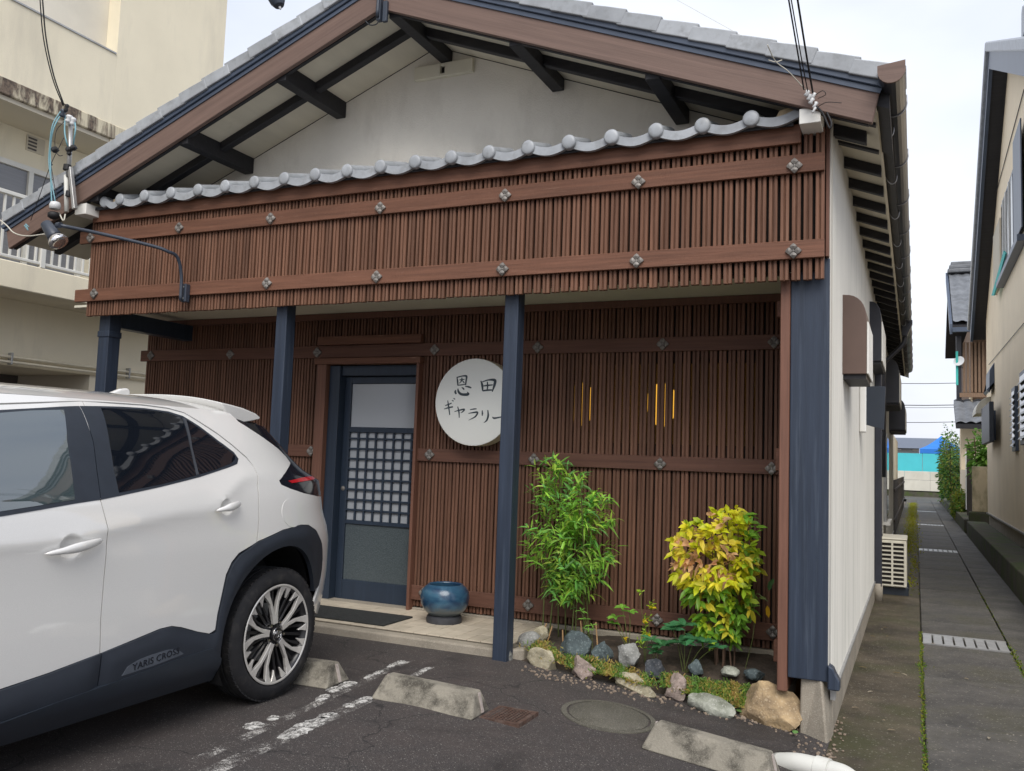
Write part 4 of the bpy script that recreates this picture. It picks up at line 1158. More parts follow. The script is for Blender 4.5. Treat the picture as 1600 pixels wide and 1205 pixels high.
MB().lathe([(0, -.01), (.012, -.008), (.012, .01)], 8, (-2.715, 5.97, 1.80), (1, 0, 0)).build('side_bolt', 'sign_side', sign)

# glazed pot on a dark stand
pc = at_z(681, 976, PZ)
mat('pot_stand', (.045, .047, .055), .6, .2, 20., bump=.2, bscale=50.)
m, n, l, b = _new('blue_glaze'); v_ = coords(n, l, (1, 1, 1.6), False)
c = ramp(n, l, noise_node(n, l, v_, 7., 6, .6, 1.), .38, .66, (.010, .038, .088), (.045, .12, .19))
sx_ = n.new('ShaderNodeSeparateXYZ'); l.new(v_, sx_.inputs[0])
k1 = n.new('ShaderNodeMath'); k1.operation = 'MULTIPLY_ADD'; k1.inputs[1].default_value = -3.2; k1.inputs[2].default_value = .62; l.new(sx_.outputs['Z'], k1.inputs[0])
k2 = n.new('ShaderNodeMath'); k2.operation = 'ADD'; l.new(k1.outputs[0], k2.inputs[0]); l.new(noise_node(n, l, v_, 9., 5, .6), k2.inputs[1])
c = mixc(n, l, ramp(n, l, k2.outputs[0], .78, 1.02, (0, 0, 0), (1, 1, 1)), c, (.10, .12, .13))
l.new(c, b.inputs['Base Color']); b.inputs['Roughness'].default_value = .28; b.inputs['Coat Weight'].default_value = .25; MATS['blue_glaze'] = m
pot = thing('ceramic_pot', (pc.x, pc.y+.12, PZ), 'round blue glazed ceramic pot on a dark stand beside the door', 'pot')
P0 = Vector((pc.x, pc.y+.12, PZ))
MB().lathe([(.128, 0), (.132, .02), (.128, .045), (.112, .055), (.06, .055)], 40, P0).build('stand', 'pot_stand', pot, auto=40)
MB().lathe([(.09, .056), (.115, .058), (.150, .09), (.174, .135), (.180, .18), (.172, .225), (.150, .255), (.132, .268), (.126, .276), (.118, .274), (.116, .262), (.13, .24), (.15, .18), (.13, .11), (0, .10)], 56, P0).build('bowl', 'blue_glaze', pot, smooth=True)
# door mat
mat('mat_fibre', (.035, .038, .038), .95, .3, 60., bump=1., bscale=300.)
q = [at_z(x, y, PZ+.006) for x, y in ((497, 952), (636, 965), (596, 982), (488, 975))]
xa, xb, ya, yb = -4.25, -3.40, 5.34, 5.74
mt_ = MB().box(xa, xb, ya, yb, PZ+.001, PZ+.013).build('doormat', 'mat_fibre', bevel=.005, seg=2)
tag(mt_, 'dark grey fibre doormat on the porch tiles before the door', 'doormat')

# concrete wheel stops
mat('stop_concrete', (.235, .215, .175), .92, .2, 6., bump=.6, bscale=90., dirt=((.045, .040, .032), 7., .47, .62, .85), speck=((.33, .31, .26), 420., .86, .5))
mat('reflector', (.42, .37, .34), .6, .15, 30., dirt=((.18, .12, .1), 20., .5, .7, .7))
def wheel_stop(a, b_, depth, h, label):
    """a, b: front bottom ends (left, right) on the ground"""
    a, b_ = Vector(a), Vector(b_); ex = (b_-a); L = ex.length; ex.normalize(); ey = Vector((-ex.y, ex.x, 0)).normalized(); up = ex.cross(ey)
    t = thing('parking_stop', (a+b_)/2, label, 'parking stop', 'concrete parking stops in the lot')
    pr = [(0, 0), (depth, 0), (depth*.70, h), (depth*.34, h)]
    tl = .035    # ends lean in
    vs = []
    for e in (0, 1):
        for y_, z_ in pr:
            x_ = (z_/h)*tl if e == 0 else L-(z_/h)*tl
            vs.append(a+ex*x_+ey*y_+up*z_)
    mb = MB().add(vs, [(0, 1, 2, 3)[::-1], (4, 5, 6, 7), (0, 1, 5, 4), (1, 2, 6, 5), (2, 3, 7, 6), (3, 0, 4, 7)])
    bm = bmesh.new(); 
    o = mb.build('block', 'stop_concrete', t, bevel=.012, seg=3)
    for e in (0, 1):
        m0 = depth*.55
        x0 = (.01/h*tl) if e == 0 else L-(.01/h*tl); x1 = tl*.93 if e == 0 else L-tl*.93
        off = -ex*.004 if e == 0 else ex*.004
        MB().bar(a+ex*x0+ey*m0+up*.012+off, a+ex*x1+ey*m0+up*(h*.93)+off, .022, .006, ex).build('reflector_strip', 'reflector', t)
    return t
z3 = lambda p: Vector((p.x, p.y, lot_z(p.x)))
wheel_stop(at_lot(578, 1092), at_lot(738, 1127), .225, .115, 'mossy concrete parking stop in the middle, beside the worn white lines')
p_ = at_lot(510, 1078)
wheel_stop(Vector((p_.x-.62, p_.y-.03, 0)), Vector((p_.x, p_.y, 0)), .24, .115, 'concrete parking stop just behind the car rear tyre')
a_ = at_lot(1000, 1170)
wheel_stop(a_, Vector((a_.x+.62, a_.y-.05, lot_z(a_.x+.62))), .23, .115, 'concrete parking stop at the right, below the round manhole cover')

# manhole cover, drain grate, painted lines, pvc pipe
mc = (at_lot(878, 1120)+at_lot(1022, 1120)+at_lot(950, 1099)+at_lot(950, 1141))/4; mc.z = lot_z(mc.x)
mat('manhole', (.105, .098, .08), .85, .2, 8., bump=.8, bscale=120., dirt=((.085, .08, .06), 5., .45, .7, .7), speck=((.30, .28, .23), 330., .86, .5))
mh = thing('manhole_cover', mc, 'round concrete manhole cover set in the asphalt before the rocks', 'manhole cover')
tilt = Vector((.087, 0, 1))
MB().lathe([(.255, -.02), (.255, .005), (.226, .0065), (.226, -.02)], 48, mc, tilt, False).build('ring', 'manhole', mh, auto=40)
MB().lathe([(.214, -.02), (.214, .004), (.20, .010), (0, .012)], 48, mc, tilt).build('cover', 'manhole', mh, auto=40)
MB().lathe([(.227, -.012), (.213, -.012)], 48, mc, tilt, False).build('gap', 'backing', mh)
g4 = [at_lot(x, y) for x, y in ((783, 1103.5), (831, 1114.5), (806, 1136.5), (760, 1125))]
gc = sum(g4, Vector())/4
gt = thing('drain_grate', gc, 'small square rusty drain grate beside the middle parking stop', 'drain grate')
mat('rusty_iron', (.095, .055, .042), .75, .3, 30., metal=.2, bump=.3, bscale=60., dirt=((.20, .17, .15), 20., .5, .75, .6))
hs = .092; cz_ = lot_z(gc.x)+.004
for x0, x1, y0, y1 in ((-hs-.02, hs+.02, -.125, -.108), (-hs-.02, hs+.02, .108, .125), (-hs-.02, -hs, -.1075, .1075), (hs, hs+.02, -.1075, .1075)):
    MB().box(gc.x+x0, gc.x+x1, gc.y+y0, gc.y+y1, cz_-.03, cz_+.006).build('frame_side', 'rusty_iron', gt)
for i in range(10):
    x = gc.x-hs+.004+i*.0193
    MB().box(x, x+.008, gc.y-.107, gc.y+.107, cz_-.02, cz_+.004).build('bar', 'rusty_iron', gt)
for i in range(9):
    y = gc.y-.095+i*.0235
    MB().box(gc.x-hs, gc.x+hs, y, y+.006, cz_-.018, cz_+.0025).build('cross_bar', 'rusty_iron', gt)
MB().box(gc.x-hs, gc.x+hs, gc.y-.107, gc.y+.107, cz_-.030, cz_+.0002).build('pit', 'car_dark', gt)
m, n, l, b = _new('road_paint'); v_ = coords(n, l, (1, 1, 1), False)
l.new(ramp(n, l, noise_node(n, l, v_, 60., 6, .7), .40, .60, (.20, .19, .18), (.66, .65, .62)), b.inputs['Base Color']); b.inputs['Roughness'].default_value = .8
na, nb_ = noise_node(n, l, v_, 22., 5, .6), noise_node(n, l, v_, 130., 4, .7)
ad = n.new('ShaderNodeMath'); ad.operation = 'ADD'; l.new(na, ad.inputs[0]); l.new(nb_, ad.inputs[1])
l.new(ramp(n, l, ad.outputs[0], .90, 1.0, (0, 0, 0), (1, 1, 1)), b.inputs['Alpha'])
MATS['road_paint'] = m
def paint_blob(px_pts, w, dens=1.):
    """worn stretch of thermoplastic line: an irregular flat piece"""
    P = [at_lot(x, y) for x, y in px_pts]
    Q = catmull(P, 6); n = len(Q); L, R = [], []
    for i, p in enumerate(Q):
        d = (Q[min(i+1, n-1)]-Q[max(0, i-1)]); d.z = 0; d.normalize(); s_ = Vector((-d.y, d.x, 0))
        e = sin(pi*(i+.4)/(n-.2))**.35
        L.append(p+s_*w*.5*e*random.uniform(.9, 1.45)); R.append(p-s_*w*.5*e*random.uniform(.9, 1.45))
    vs = L+R
    vs = [Vector((p.x, p.y, lot_z(p.x)+.0045)) for p in vs]+[Vector((p.x, p.y, lot_z(p.x)+.0005)) for p in vs]
    k = len(L); fs = []
    for i in range(k-1): fs.append((i, i+1, k+i+1, k+i))
    rim = list(range(k))+list(range(2*k-1, k-1, -1)); m_ = 2*k
    for i in range(len(rim)): a, b_ = rim[i], rim[(i+1) % len(rim)]; fs.append((a, b_, b_+m_, a+m_))
    return MB().add(vs, fs).build('line_marking', 'road_paint', lot)
for pts, w in (([(440, 1155), (475, 1138), (508, 1122)], .085), ([(500, 1124), (514, 1118), (524, 1119)], .06), ([(538, 1105), (546, 1103), (554, 1102)], .055), ([(556, 1100), (568, 1094), (580, 1090)], .05),
               ([(515, 1082), (522, 1078), (530, 1074)], .06), ([(532, 1075), (545, 1069), (557, 1067)], .065), ([(497, 1097), (504, 1091), (512, 1086)], .045), ([(570, 1061), (577, 1057), (582, 1055)], .03), ([(584, 1055), (592, 1051), (599, 1049)], .032),
               ([(606, 1044), (613, 1040), (620, 1037)], .035), ([(620, 1038), (627, 1035), (633, 1034)], .05), ([(656, 1051), (664, 1047), (672, 1044)], .035), ([(388, 1140), (398, 1134), (410, 1131)], .07), ([(420, 1126), (428, 1122), (436, 1121)], .05)):
    paint_blob(pts, w)
# fainter worn stretches of the lines, mostly gone
m, n, l, b = _new('road_paint_worn'); v_ = coords(n, l, (1, 1, 1), False)
b.inputs['Base Color'].default_value = (.52, .50, .47, 1); b.inputs['Roughness'].default_value = .85
na, nb_, nc_ = noise_node(n, l, v_, 7., 4, .6), noise_node(n, l, v_, 60., 5, .7), noise_node(n, l, v_, 210., 3, .7)
ad = n.new('ShaderNodeMath'); ad.operation = 'ADD'; l.new(na, ad.inputs[0]); l.new(nb_, ad.inputs[1])
a2 = n.new('ShaderNodeMath'); a2.operation = 'ADD'; l.new(ad.outputs[0], a2.inputs[0]); l.new(nc_, a2.inputs[1])
a3 = n.new('ShaderNodeMath'); a3.operation = 'MULTIPLY'; a3.inputs[1].default_value = .5; l.new(a2.outputs[0], a3.inputs[0])
l.new(ramp(n, l, a3.outputs[0], .76, .86, (0, 0, 0), (.8, .8, .8)), b.inputs['Alpha']); MATS['road_paint_worn'] = m
for (x0, y0), (x1, y1), w in (((318, 1212), (582, 1090), .095), ((300, 1192), (634, 1034), .065), ((640, 1060), (676, 1042), .05)):
    a, b_ = at_lot(x0, y0), at_lot(x1, y1); d = (b_-a); d.z = 0; d.normalize(); sd_ = Vector((-d.y, d.x, 0))*w*.5
    MB().grid(lambda u, v: (lambda p: Vector((p.x, p.y, lot_z(p.x)+.0028)))(a.lerp(b_, u)+sd_*(2*v-1)), 20, 2).build('worn_line', 'road_paint_worn', lot)
mat('pvc', (.62, .62, .58), .45, .06, 6., dirt=((.4, .38, .32), 8., .55, .8, .4))
pv = thing('drain_pipe', (-.45, 4.510, -.17), 'white plastic drain pipe elbow lying at the asphalt edge', 'pipe')
MB().tube(catmull([(-.62, 4.600, -.165), (-.52, 4.550, -.135), (-.42, 4.515, -.128)], 5), .05, 16).build('pipe_bend', 'pvc', pv, smooth=True)
MB().tube([(-.43, 4.518, -.128), (-.37, 4.500, -.128)], .056, 16).build('sleeve', 'pvc', pv, auto=40)
MB().tube(catmull([(-.372, 4.500, -.128), (-.30, 4.470, -.132), (-.25, 4.430, -.16), (-.23, 4.400, -.23)], 5), .05, 16).build('pipe_bend', 'pvc', pv, smooth=True)

# ------------------------------------------------------------------ planting bed
def soil(u, v):
    x = -2.36+(1.72)*u; y = 5.14+.93*v
    z0 = lot_z(x)-.03
    z = z0+(.055-z0)*smoothstep(.02, .55, v)+.022*noise.noise(Vector((x*5, y*5, 1)))*(1-.5*v)+.014*noise.noise(Vector((x*17, y*17, 4)))
    return Vector((x, y, z))
mat('soil', (.055, .042, .032), .95, .35, 12., bump=1., bscale=60., dirt=((.12, .085, .06), 25., .55, .7, .6))
MB().grid(soil, 50, 30).build('planting_soil', 'soil', smooth=True, kind='structure')
def soil_z(x, y): return soil((x+2.36)/1.72, (y-5.14)/.93).z
def ico(sub):
    bm = bmesh.new(); bmesh.ops.create_icosphere(bm, subdivisions=sub, radius=1.0)
    v = [x.co.copy() for x in bm.verts]; f = [tuple(q.index for q in p.verts) for p in bm.faces]; bm.free(); return v, f
ICO = ico(4)
def rock(c, dims, seed, m, label, rough=.22, cut=6, rot=0., tip=None):
    """boulder: sphere flattened by random planes, then roughened; c is the middle of its base"""
    rnd = random.Random(seed); V, F = ICO
    planes = []
    for _ in range(cut+4 if cut > 3 else cut):
        n_ = Vector((rnd.gauss(0, 1), rnd.gauss(0, 1), rnd.gauss(0, .8))).normalized(); planes.append((n_, rnd.uniform(.48, .80)))
    out = []
    off = Vector((seed*3.1, seed*1.7, seed*.9))
    for p in V:
        q = p.copy()
        for n_, d in planes:
            e = q.dot(n_)-d
            if e > 0: q -= n_*e*.97
        q *= 1+rough*.55*noise.noise(q*1.3+off)+rough*.4*noise.noise(q*3.2+off)+rough*.25*noise.noise(q*8+off)+rough*.14*noise.noise(q*19+off)
        if tip: q.x *= 1-tip*max(0, q.z); q.y *= 1-tip*max(0, q.z)
        x, y, z = q.x*dims[0]/2, q.y*dims[1]/2, q.z*dims[2]*.62
        out.append(Vector((c[0]+x*cos(rot)-y*sin(rot), c[1]+x*sin(rot)+y*cos(rot), c[2]+z+dims[2]*.36)))
    o = MB().add(out, F).build('rock', m, None, auto=32, fix=False)
    return tag(o, label, 'rock', 'rocks edging the planting bed')
def rmat(nm, c, d, vein): return mat(nm, c, .85, .3, 14., bump=1., bscale=40., dirt=(d, 11., .42, .66, .85), speck=(vein, 140., .86, .5))
rmat('rock_cream', (.40, .355, .25), (.17, .15, .10), (.5, .48, .4)); rmat('rock_pink', (.30, .235, .205), (.15, .12, .10), (.45, .38, .34))
rmat('rock_grey', (.24, .24, .23), (.13, .13, .12), (.4, .4, .38)); rmat('rock_slate', (.085, .11, .115), (.045, .06, .065), (.2, .24, .24))
rmat('rock_black', (.035, .04, .048), (.10, .105, .11), (.14, .14, .15)); rmat('rock_tan', (.40, .29, .165), (.20, .145, .09), (.5, .4, .27)); rmat('rock_pale', (.33, .34, .29), (.15, .16, .12), (.45, .45, .4))
def front_rock(xc, yb, wpx, hpx, dep, seed, m, label, **k):
    p = at_lot(xc, yb); dist = (p-Vector((0, 0, CAM_H))).length
    w, h = wpx/FPX*dist, hpx/FPX*dist
    rock((p.x, p.y+dep*.5, p.z-h*.16), (w*.95, dep, h), seed, m, label, **k)
front_rock(843, 1046, 64, 36, .16, 3, 'rock_cream', 'cream rock nearest the middle blue post at the bed edge', cut=7, rot=-.25)
front_rock(903, 1062, 54, 42, .16, 8, 'rock_pink', 'blocky pinkish grey rock second along the bed edge', cut=9, rot=-.2)
front_rock(984, 1082, 96, 30, .13, 12, 'rock_cream', 'long low pale rock third along the bed edge', cut=7, rot=-.3)
front_rock(1054, 1096, 44, 44, .15, 17, 'rock_pink', 'pink angular rock between the two long pale rocks', cut=8)
front_rock(1106, 1116, 78, 40, .16, 22, 'rock_pale', 'greenish pale rock left of the large tan boulder', cut=7, rot=-.3)
front_rock(1197, 1138, 112, 68, .24, 29, 'rock_tan', 'large tan boulder next to the house corner footing', cut=6, rot=-.15, rough=.2)
front_rock(786, 1033, 26, 20, .08, 33, 'rock_grey', 'small grey stone at the foot of the middle post', cut=6)
def back_rock(xc, yb, wpx, hpx, dep, Y, seed, m, label, **k):
    p = at_y(xc, yb, Y); dist = (p-Vector((0, 0, CAM_H))).length
    w, h = wpx/FPX*dist, hpx/FPX*dist
    rock((p.x, Y+dep*.4, p.z-h*.20), (w*.95, dep, h*.95), seed, m, label, **k)
back_rock(822, 1011, 40, 30, .15, 5.36, 41, 'rock_grey', 'smooth speckled grey cobble beside the middle post', cut=2, rough=.06)
back_rock(842, 999, 34, 24, .12, 5.55, 43, 'rock_cream', 'dull tan rock behind the speckled grey cobble', cut=6)
back_rock(893, 1024, 66, 44, .2, 5.36, 47, 'rock_slate', 'large blue green slate rock before the bamboo stems', cut=6, tip=.3)
back_rock(938, 1030, 38, 34, .14, 5.34, 51, 'rock_slate', 'smaller blue grey rock right of the large slate rock', cut=7)
back_rock(976, 1038, 50, 42, .16, 5.36, 55, 'rock_grey', 'grey brown rock with dark lower half in the bed', cut=8)
back_rock(1020, 1058, 40, 32, .13, 5.30, 59, 'rock_black', 'black blocky rock between the moss patches', cut=9)
back_rock(1084, 1050, 28, 24, .11, 5.42, 63, 'rock_slate', 'small grey rock half hidden under the dark green rosette', cut=6)
back_rock(1140, 1056, 28, 18, .12, 5.42, 67, 'rock_pale', 'small flat pale stone under the yellow nandina', cut=6)
back_rock(1178, 1058, 34, 18, .12, 5.42, 71, 'rock_slate', 'flat slate chip right of the small pale stone', cut=6)
# gravel along the foot of the boulders
mat('gravel', (.27, .21, .16), .9, .4, 40., rnd=.3)
mb = MB(); V1, F1 = ico(1)
for i in range(420):
    t = random.random(); x_ = 815+430*t; y_ = 1046+96*t+random.gauss(0, 4)
    if i > 300: x_ = random.uniform(1240, 1320); y_ = random.uniform(1120, 1185)
    p = at_lot(x_, y_); r_ = random.uniform(.004, .012)
    mb.add([p+Vector((q.x*r_*random.uniform(.7, 1.2), q.y*r_, q.z*r_*.7+r_*.3)) for q in V1], F1)
go = mb.build('gravel', 'gravel', None, fix=False); tag(go, 'fine brown gravel along the foot of the bed rocks', 'gravel', kind='stuff')

# ------------------------------------------------------------------ leaves
m, n, l, b = _new('leaf'); at_ = n.new('ShaderNodeAttribute'); at_.attribute_name = 'Col'
l.new(at_.outputs['Color'], b.inputs['Base Color']); b.inputs['Roughness'].default_value = .42; b.inputs['Specular IOR Level'].default_value = .4
tr = n.new('ShaderNodeBsdfTranslucent'); l.new(at_.outputs['Color'], tr.inputs['Color']); mx = n.new('ShaderNodeMixShader'); mx.inputs[0].default_value = .42
l.new(b.outputs[0], mx.inputs[1]); l.new(tr.outputs[0], mx.inputs[2]); l.new(mx.outputs[0], n['Material Output'].inputs['Surface']); MATS['leaf'] = m
def leaf(mb, p, d, nrm, L, W, col, droop=.3, wide=.45, fold=.25):
    d = d.normalized(); s_ = d.cross(nrm)
    if s_.length < 1e-4: s_ = d.cross(Vector((.2, .3, 1)))
    s_.normalize(); u = s_.cross(d)
    def pt(t, side): 
        w = W*.5*side
        return p+d*(L*t)+s_*w+u*(abs(side)*W*fold)-Vector((0, 0, 1))*(droop*L*t*t)
    vs = [pt(0, 0), pt(wide*.55, .8), pt(wide*.55, 0), pt(wide*.55, -.8), pt(wide+.22, .85), pt(wide+.22, 0), pt(wide+.22, -.85), pt(1, 0)]
    mb.add(vs, [(0, 2, 1), (0, 3, 2), (1, 2, 5, 4), (2, 3, 6, 5), (4, 5, 7), (5, 6, 7)], col)
def jit(c, k, rnd): 
    f = 1+rnd.uniform(-k, k); return tuple(max(0, min(1, x*f*(1+rnd.uniform(-k*.4, k*.4)))) for x in c)
def rvec(rnd, up=.0):
    return Vector((rnd.gauss(0, 1), rnd.gauss(0, 1), rnd.gauss(0, 1)*.7+up)).normalized()
mat('stem_green', (.10, .12, .035), .6, .3, 20.); mat('stem_brown', (.10, .06, .04), .8, .3, 20.)

# bamboo-like shrub
rnd = random.Random(11)
bY = 5.72
bb = at_y(878, 985, bY)
shrub = thing('bamboo_shrub', (bb.x, bY, soil_z(bb.x, bY)), 'tall bright green narrow-leaved bamboo shrub by the middle post', 'shrub')
edges = [(712, 852, 868), (735, 836, 905), (760, 828, 925), (790, 830, 958), (815, 826, 962), (840, 818, 964), (865, 824, 964), (885, 836, 955), (905, 846, 940), (925, 865, 935)]
def span(y):
    for (y0, a0, b0), (y1, a1, b1) in zip(edges, edges[1:]):
        if y0 <= y <= y1: t = (y-y0)/(y1-y0); return a0+(a1-a0)*t, b0+(b1-b0)*t
    return edges[-1][1], edges[-1][2]
fol = MB(); stems = MB(); tips = []
for i in range(300):
    y = 716+(925-716)*rnd.random()**.85; a, b_ = span(y)
    t = rnd.random(); x = a+(b_-a)*t+rnd.gauss(0, 5); y += rnd.gauss(0, 4)
    dy = rnd.gauss(0, .13)
    c = at_y(x, y, bY+dy); tips.append(c)
    base_dir = Vector(((x-885)/90, rnd.gauss(-.15, .5), .55 if y < 800 else .25)).normalized()
    k = rnd.random()
    col = (.27, .54, .07) if k < .45 else (.17, .42, .09) if k < .7 else (.42, .64, .09)
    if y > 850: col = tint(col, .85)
    nl = rnd.randint(6, 9)
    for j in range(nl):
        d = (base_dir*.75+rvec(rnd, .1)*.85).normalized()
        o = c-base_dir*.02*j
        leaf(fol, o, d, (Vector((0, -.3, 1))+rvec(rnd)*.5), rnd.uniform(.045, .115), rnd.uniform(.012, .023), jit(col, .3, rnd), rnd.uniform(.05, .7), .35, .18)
roots = [(848, 985), (858, 990), (873, 990), (884, 994), (893, 996), (899, 985), (912, 990), (921, 985)]
for x, y in roots:
    p = at_y(x, y, bY+rnd.gauss(0, .06)); p.z = soil_z(p.x, p.y)-.02
    tgt = sorted(tips, key=lambda q: abs(q.x-p.x)+rnd.random()*.2)[:14]
    top = max(tgt, key=lambda q: q.z)
    mid = p.lerp(top, .5)+Vector((rnd.gauss(0, .02), rnd.gauss(0, .02), 0))
    st = catmull([p, mid, top], 8)
    stems.tube(st, [.0055-.0035*i/(len(st)-1) for i in range(len(st))], 6)
    for q in tgt[:9]:
        k = min(range(len(st)), key=lambda i: (st[i]-q).length+max(0, st[i].z-q.z+.08)*3)
        stems.tube(catmull([st[k], st[k].lerp(q, .5)+Vector((0, 0, .02)), q], 4), .0017, 4)
fol.build('foliage', 'leaf', shrub, fix=False, colattr=True, kind='stuff'); stems.build('stems', 'stem_green', shrub, fix=False, kind='stuff', smooth=True)
# cut old canes at the base
mat('cane_dry', (.36, .22, .11), .8, .2, 20.)
for (xa, ya), (xb, yb) in (((846, 984), (854, 974)), ((856, 990), (863, 978)), ((934, 1000), (931, 972)), ((911, 993), (907, 970)), ((880, 996), (879, 984))):
    a = at_y(xa, ya, 5.6); b_ = at_y(xb, yb, 5.62); a.z -= .05
    MB().tube([a, b_], .005, 6).build('cut_cane', 'cane_dry', shrub)

# yellow nandina
rnd = random.Random(5)
nY = 5.62
nb = at_y(1120, 1020, nY)
nan = thing('nandina_bush', (nb.x, nY, soil_z(nb.x, nY)), 'round nandina bush with yellow, lime and pink leaves', 'shrub')
edges = [(806, 1138, 1160), (820, 1082, 1168), (838, 1054, 1180), (855, 1052, 1178), (878, 1054, 1180), (902, 1064, 1180), (922, 1074, 1174), (945, 1085, 1170), (965, 1092, 1166), (985, 1096, 1160), (1005, 1110, 1152)]
fol = MB(); stems = MB(); tips = []
for i in range(430):
    y = 806+(996-806)*rnd.random()**1.15; a, b_ = span(y)
    t = rnd.random(); x = a+(b_-a)*t+rnd.gauss(0, 6); y += rnd.gauss(0, 5)
    if y > 930 and rnd.random() < .35: continue
    dy = rnd.uniform(-.17, .17)*(1 if y < 930 else .6)
    c = at_y(x, y, nY+dy); tips.append(c)
    out = Vector(((x-1115)/75, dy*4-.25, .45 if y < 880 else .05)).normalized()
    # leaf colours: lime on top, yellow and pink at the left middle, green at the lower right
    k = rnd.random(); side = (x-1115)/75
    if y > 915 or side > .62: col = (.17, .36, .035) if k < .5 else (.34, .48, .03) if k < .82 else (.62, .56, .05)
    elif 840 < y < 905 and side < .35: col = (.80, .48, .27) if k < .30 else (.80, .68, .08) if k < .62 else (.62, .64, .03)
    else: col = (.72, .74, .035) if k < .55 else (.88, .78, .06) if k < .84 else (.50, .64, .05) if k < .96 else (.80, .50, .28)
    for j in range(rnd.choice((3, 3, 4, 5))):
        d = (out*.7+rvec(rnd, .05)*.8).normalized()
        if y > 890: d.z -= .35
        leaf(fol, c, d, (Vector((0, -.7, .8))+rvec(rnd)*.45), rnd.uniform(.045, .088), rnd.uniform(.022, .042), jit(col, .15, rnd), rnd.uniform(.1, .4), .42, .14)
for i in range(7):
    p = Vector((nb.x+rnd.gauss(.01, .045), nY+rnd.gauss(0, .04), 0)); p.z = soil_z(p.x, p.y)-.02
    tg = sorted(tips, key=lambda q: abs(q.x-p.x)+abs(q.y-p.y)+rnd.random()*.25)[:14]; top = max(tg, key=lambda q: q.z)
    st = catmull([p, p.lerp(top, .5)+Vector((rnd.gauss(0, .02), 0, 0)), top], 8); stems.tube(st, [.006-.004*j/(len(st)-1) for j in range(len(st))], 6)
    for q in tg[:10]:
        k = min(range(len(st)), key=lambda j: (st[j]-q).length+max(0, st[j].z-q.z+.05)*3); stems.tube([st[k], q], .0014, 4)
fol.build('foliage', 'leaf', nan, fix=False, colattr=True, kind='stuff'); stems.build('stems', 'stem_brown', nan, fix=False, kind='stuff')

# low plants
def low_plant(nm, xb, yb, Y, label, leaves, cat='plant'):
    b_ = at_y(xb, yb, Y); b_.z = soil_z(b_.x, b_.y)
    t = thing(nm, b_, label, cat); f = MB(); s_ = MB()
    leaves(f, s_, b_)
    f.build('foliage', 'leaf', t, fix=False, colattr=True, kind='stuff')
    if s_.v: s_.build('stems', 'stem_green', t, fix=False, kind='stuff')
    return t
def rosettes(pxs, Y, L, W, col, nl, seed, lift=.6, dr=.35):
    rr = random.Random(seed)
    def fn(f, s_, b_):
        for x, y, k in pxs:
            c = at_y(x, y, Y+rr.uniform(-.04, .04))
            s_.tube(catmull([b_+Vector((rr.gauss(0, .01), 0, -.01)), b_.lerp(c, .6)+Vector((0, 0, .015)), c], 4), .0025, 5)
            for j in range(nl):
                a = 2*pi*j/nl+rr.uniform(-.3, .3)
                d = Vector((cos(a), sin(a)*.8-.15, lift*rr.uniform(.3, 1.2)))
                leaf(f, c, d, Vector((-cos(a)*.3, -.3, 1)), L*k*rr.uniform(.8, 1.15), W*k*rr.uniform(.85, 1.1), jit(col, .2, rr), dr, .5, .12)
    return fn
low_plant('leafy_rosette', 1070, 1030, 5.48, 'dark green glossy rosette plant in front of the nandina', rosettes([(1052, 985, 1.), (1070, 978, 1.1), (1085, 1000, 1.), (1062, 1005, 1.), (1105, 1005, .8), (1120, 1012, .7)], 5.45, .105, .042, (.06, .20, .08), 8, 3))
low_plant('leafy_rosette', 1022, 1030, 5.42, 'dark green rosette plant left of the larger rosette, by the black rock', rosettes([(1018, 1000, .9), (1032, 1010, .9), (1024, 1020, .8)], 5.42, .095, .038, (.07, .23, .085), 8, 4))
low_plant('leafy_sprig', 985, 1010, 5.60, 'bright green sprig with broad leaves right of the bamboo stems', rosettes([(962, 965, .9), (972, 950, .8), (984, 957, .85), (958, 975, .7)], 5.60, .08, .032, (.20, .44, .06), 6, 5))
low_plant('leafy_sprig', 925, 1000, 5.55, 'small narrow-leaved sprout under the bamboo shrub', rosettes([(908, 955, .9), (915, 968, .9), (925, 978, .9), (920, 985, .8)], 5.55, .06, .014, (.20, .42, .07), 6, 6))
def flowers(f, s_, b_):
    rr = random.Random(9)
    for x, y, k in ((1010, 970, 1.), (1008, 990, 1.), (1004, 1003, 1.), (1018, 948, .7), (1001, 925, .35)):
        c = at_y(x, y, 5.5); s_.tube([b_, b_.lerp(c, .6)+Vector((.0, 0, .01)), c], .0016, 5)
        for j in range(int(26*k)+3): leaf(f, c+Vector((rr.gauss(0, .012), rr.gauss(0, .01), rr.gauss(0, .018)))*k, rvec(rr, .5), rvec(rr, .5), .026, .010, jit((.34, .50, .04), .25, rr), .1)
    for x, y in ((1008, 970), (1019, 949), (977, 1000), (1014, 992)):
        c = at_y(x, y, 5.47)
        for j in range(14): leaf(f, c+Vector((rr.gauss(0, .006), rr.gauss(0, .006), rr.gauss(0, .006))), rvec(rr, .4), rvec(rr, .4), .014, .010, jit((.70, .52, .01), .15, rr), .0)
low_plant('flowering_plant', 1008, 1025, 5.50, 'small lime plant with yellow flowers between the rosettes and bamboo', flowers)
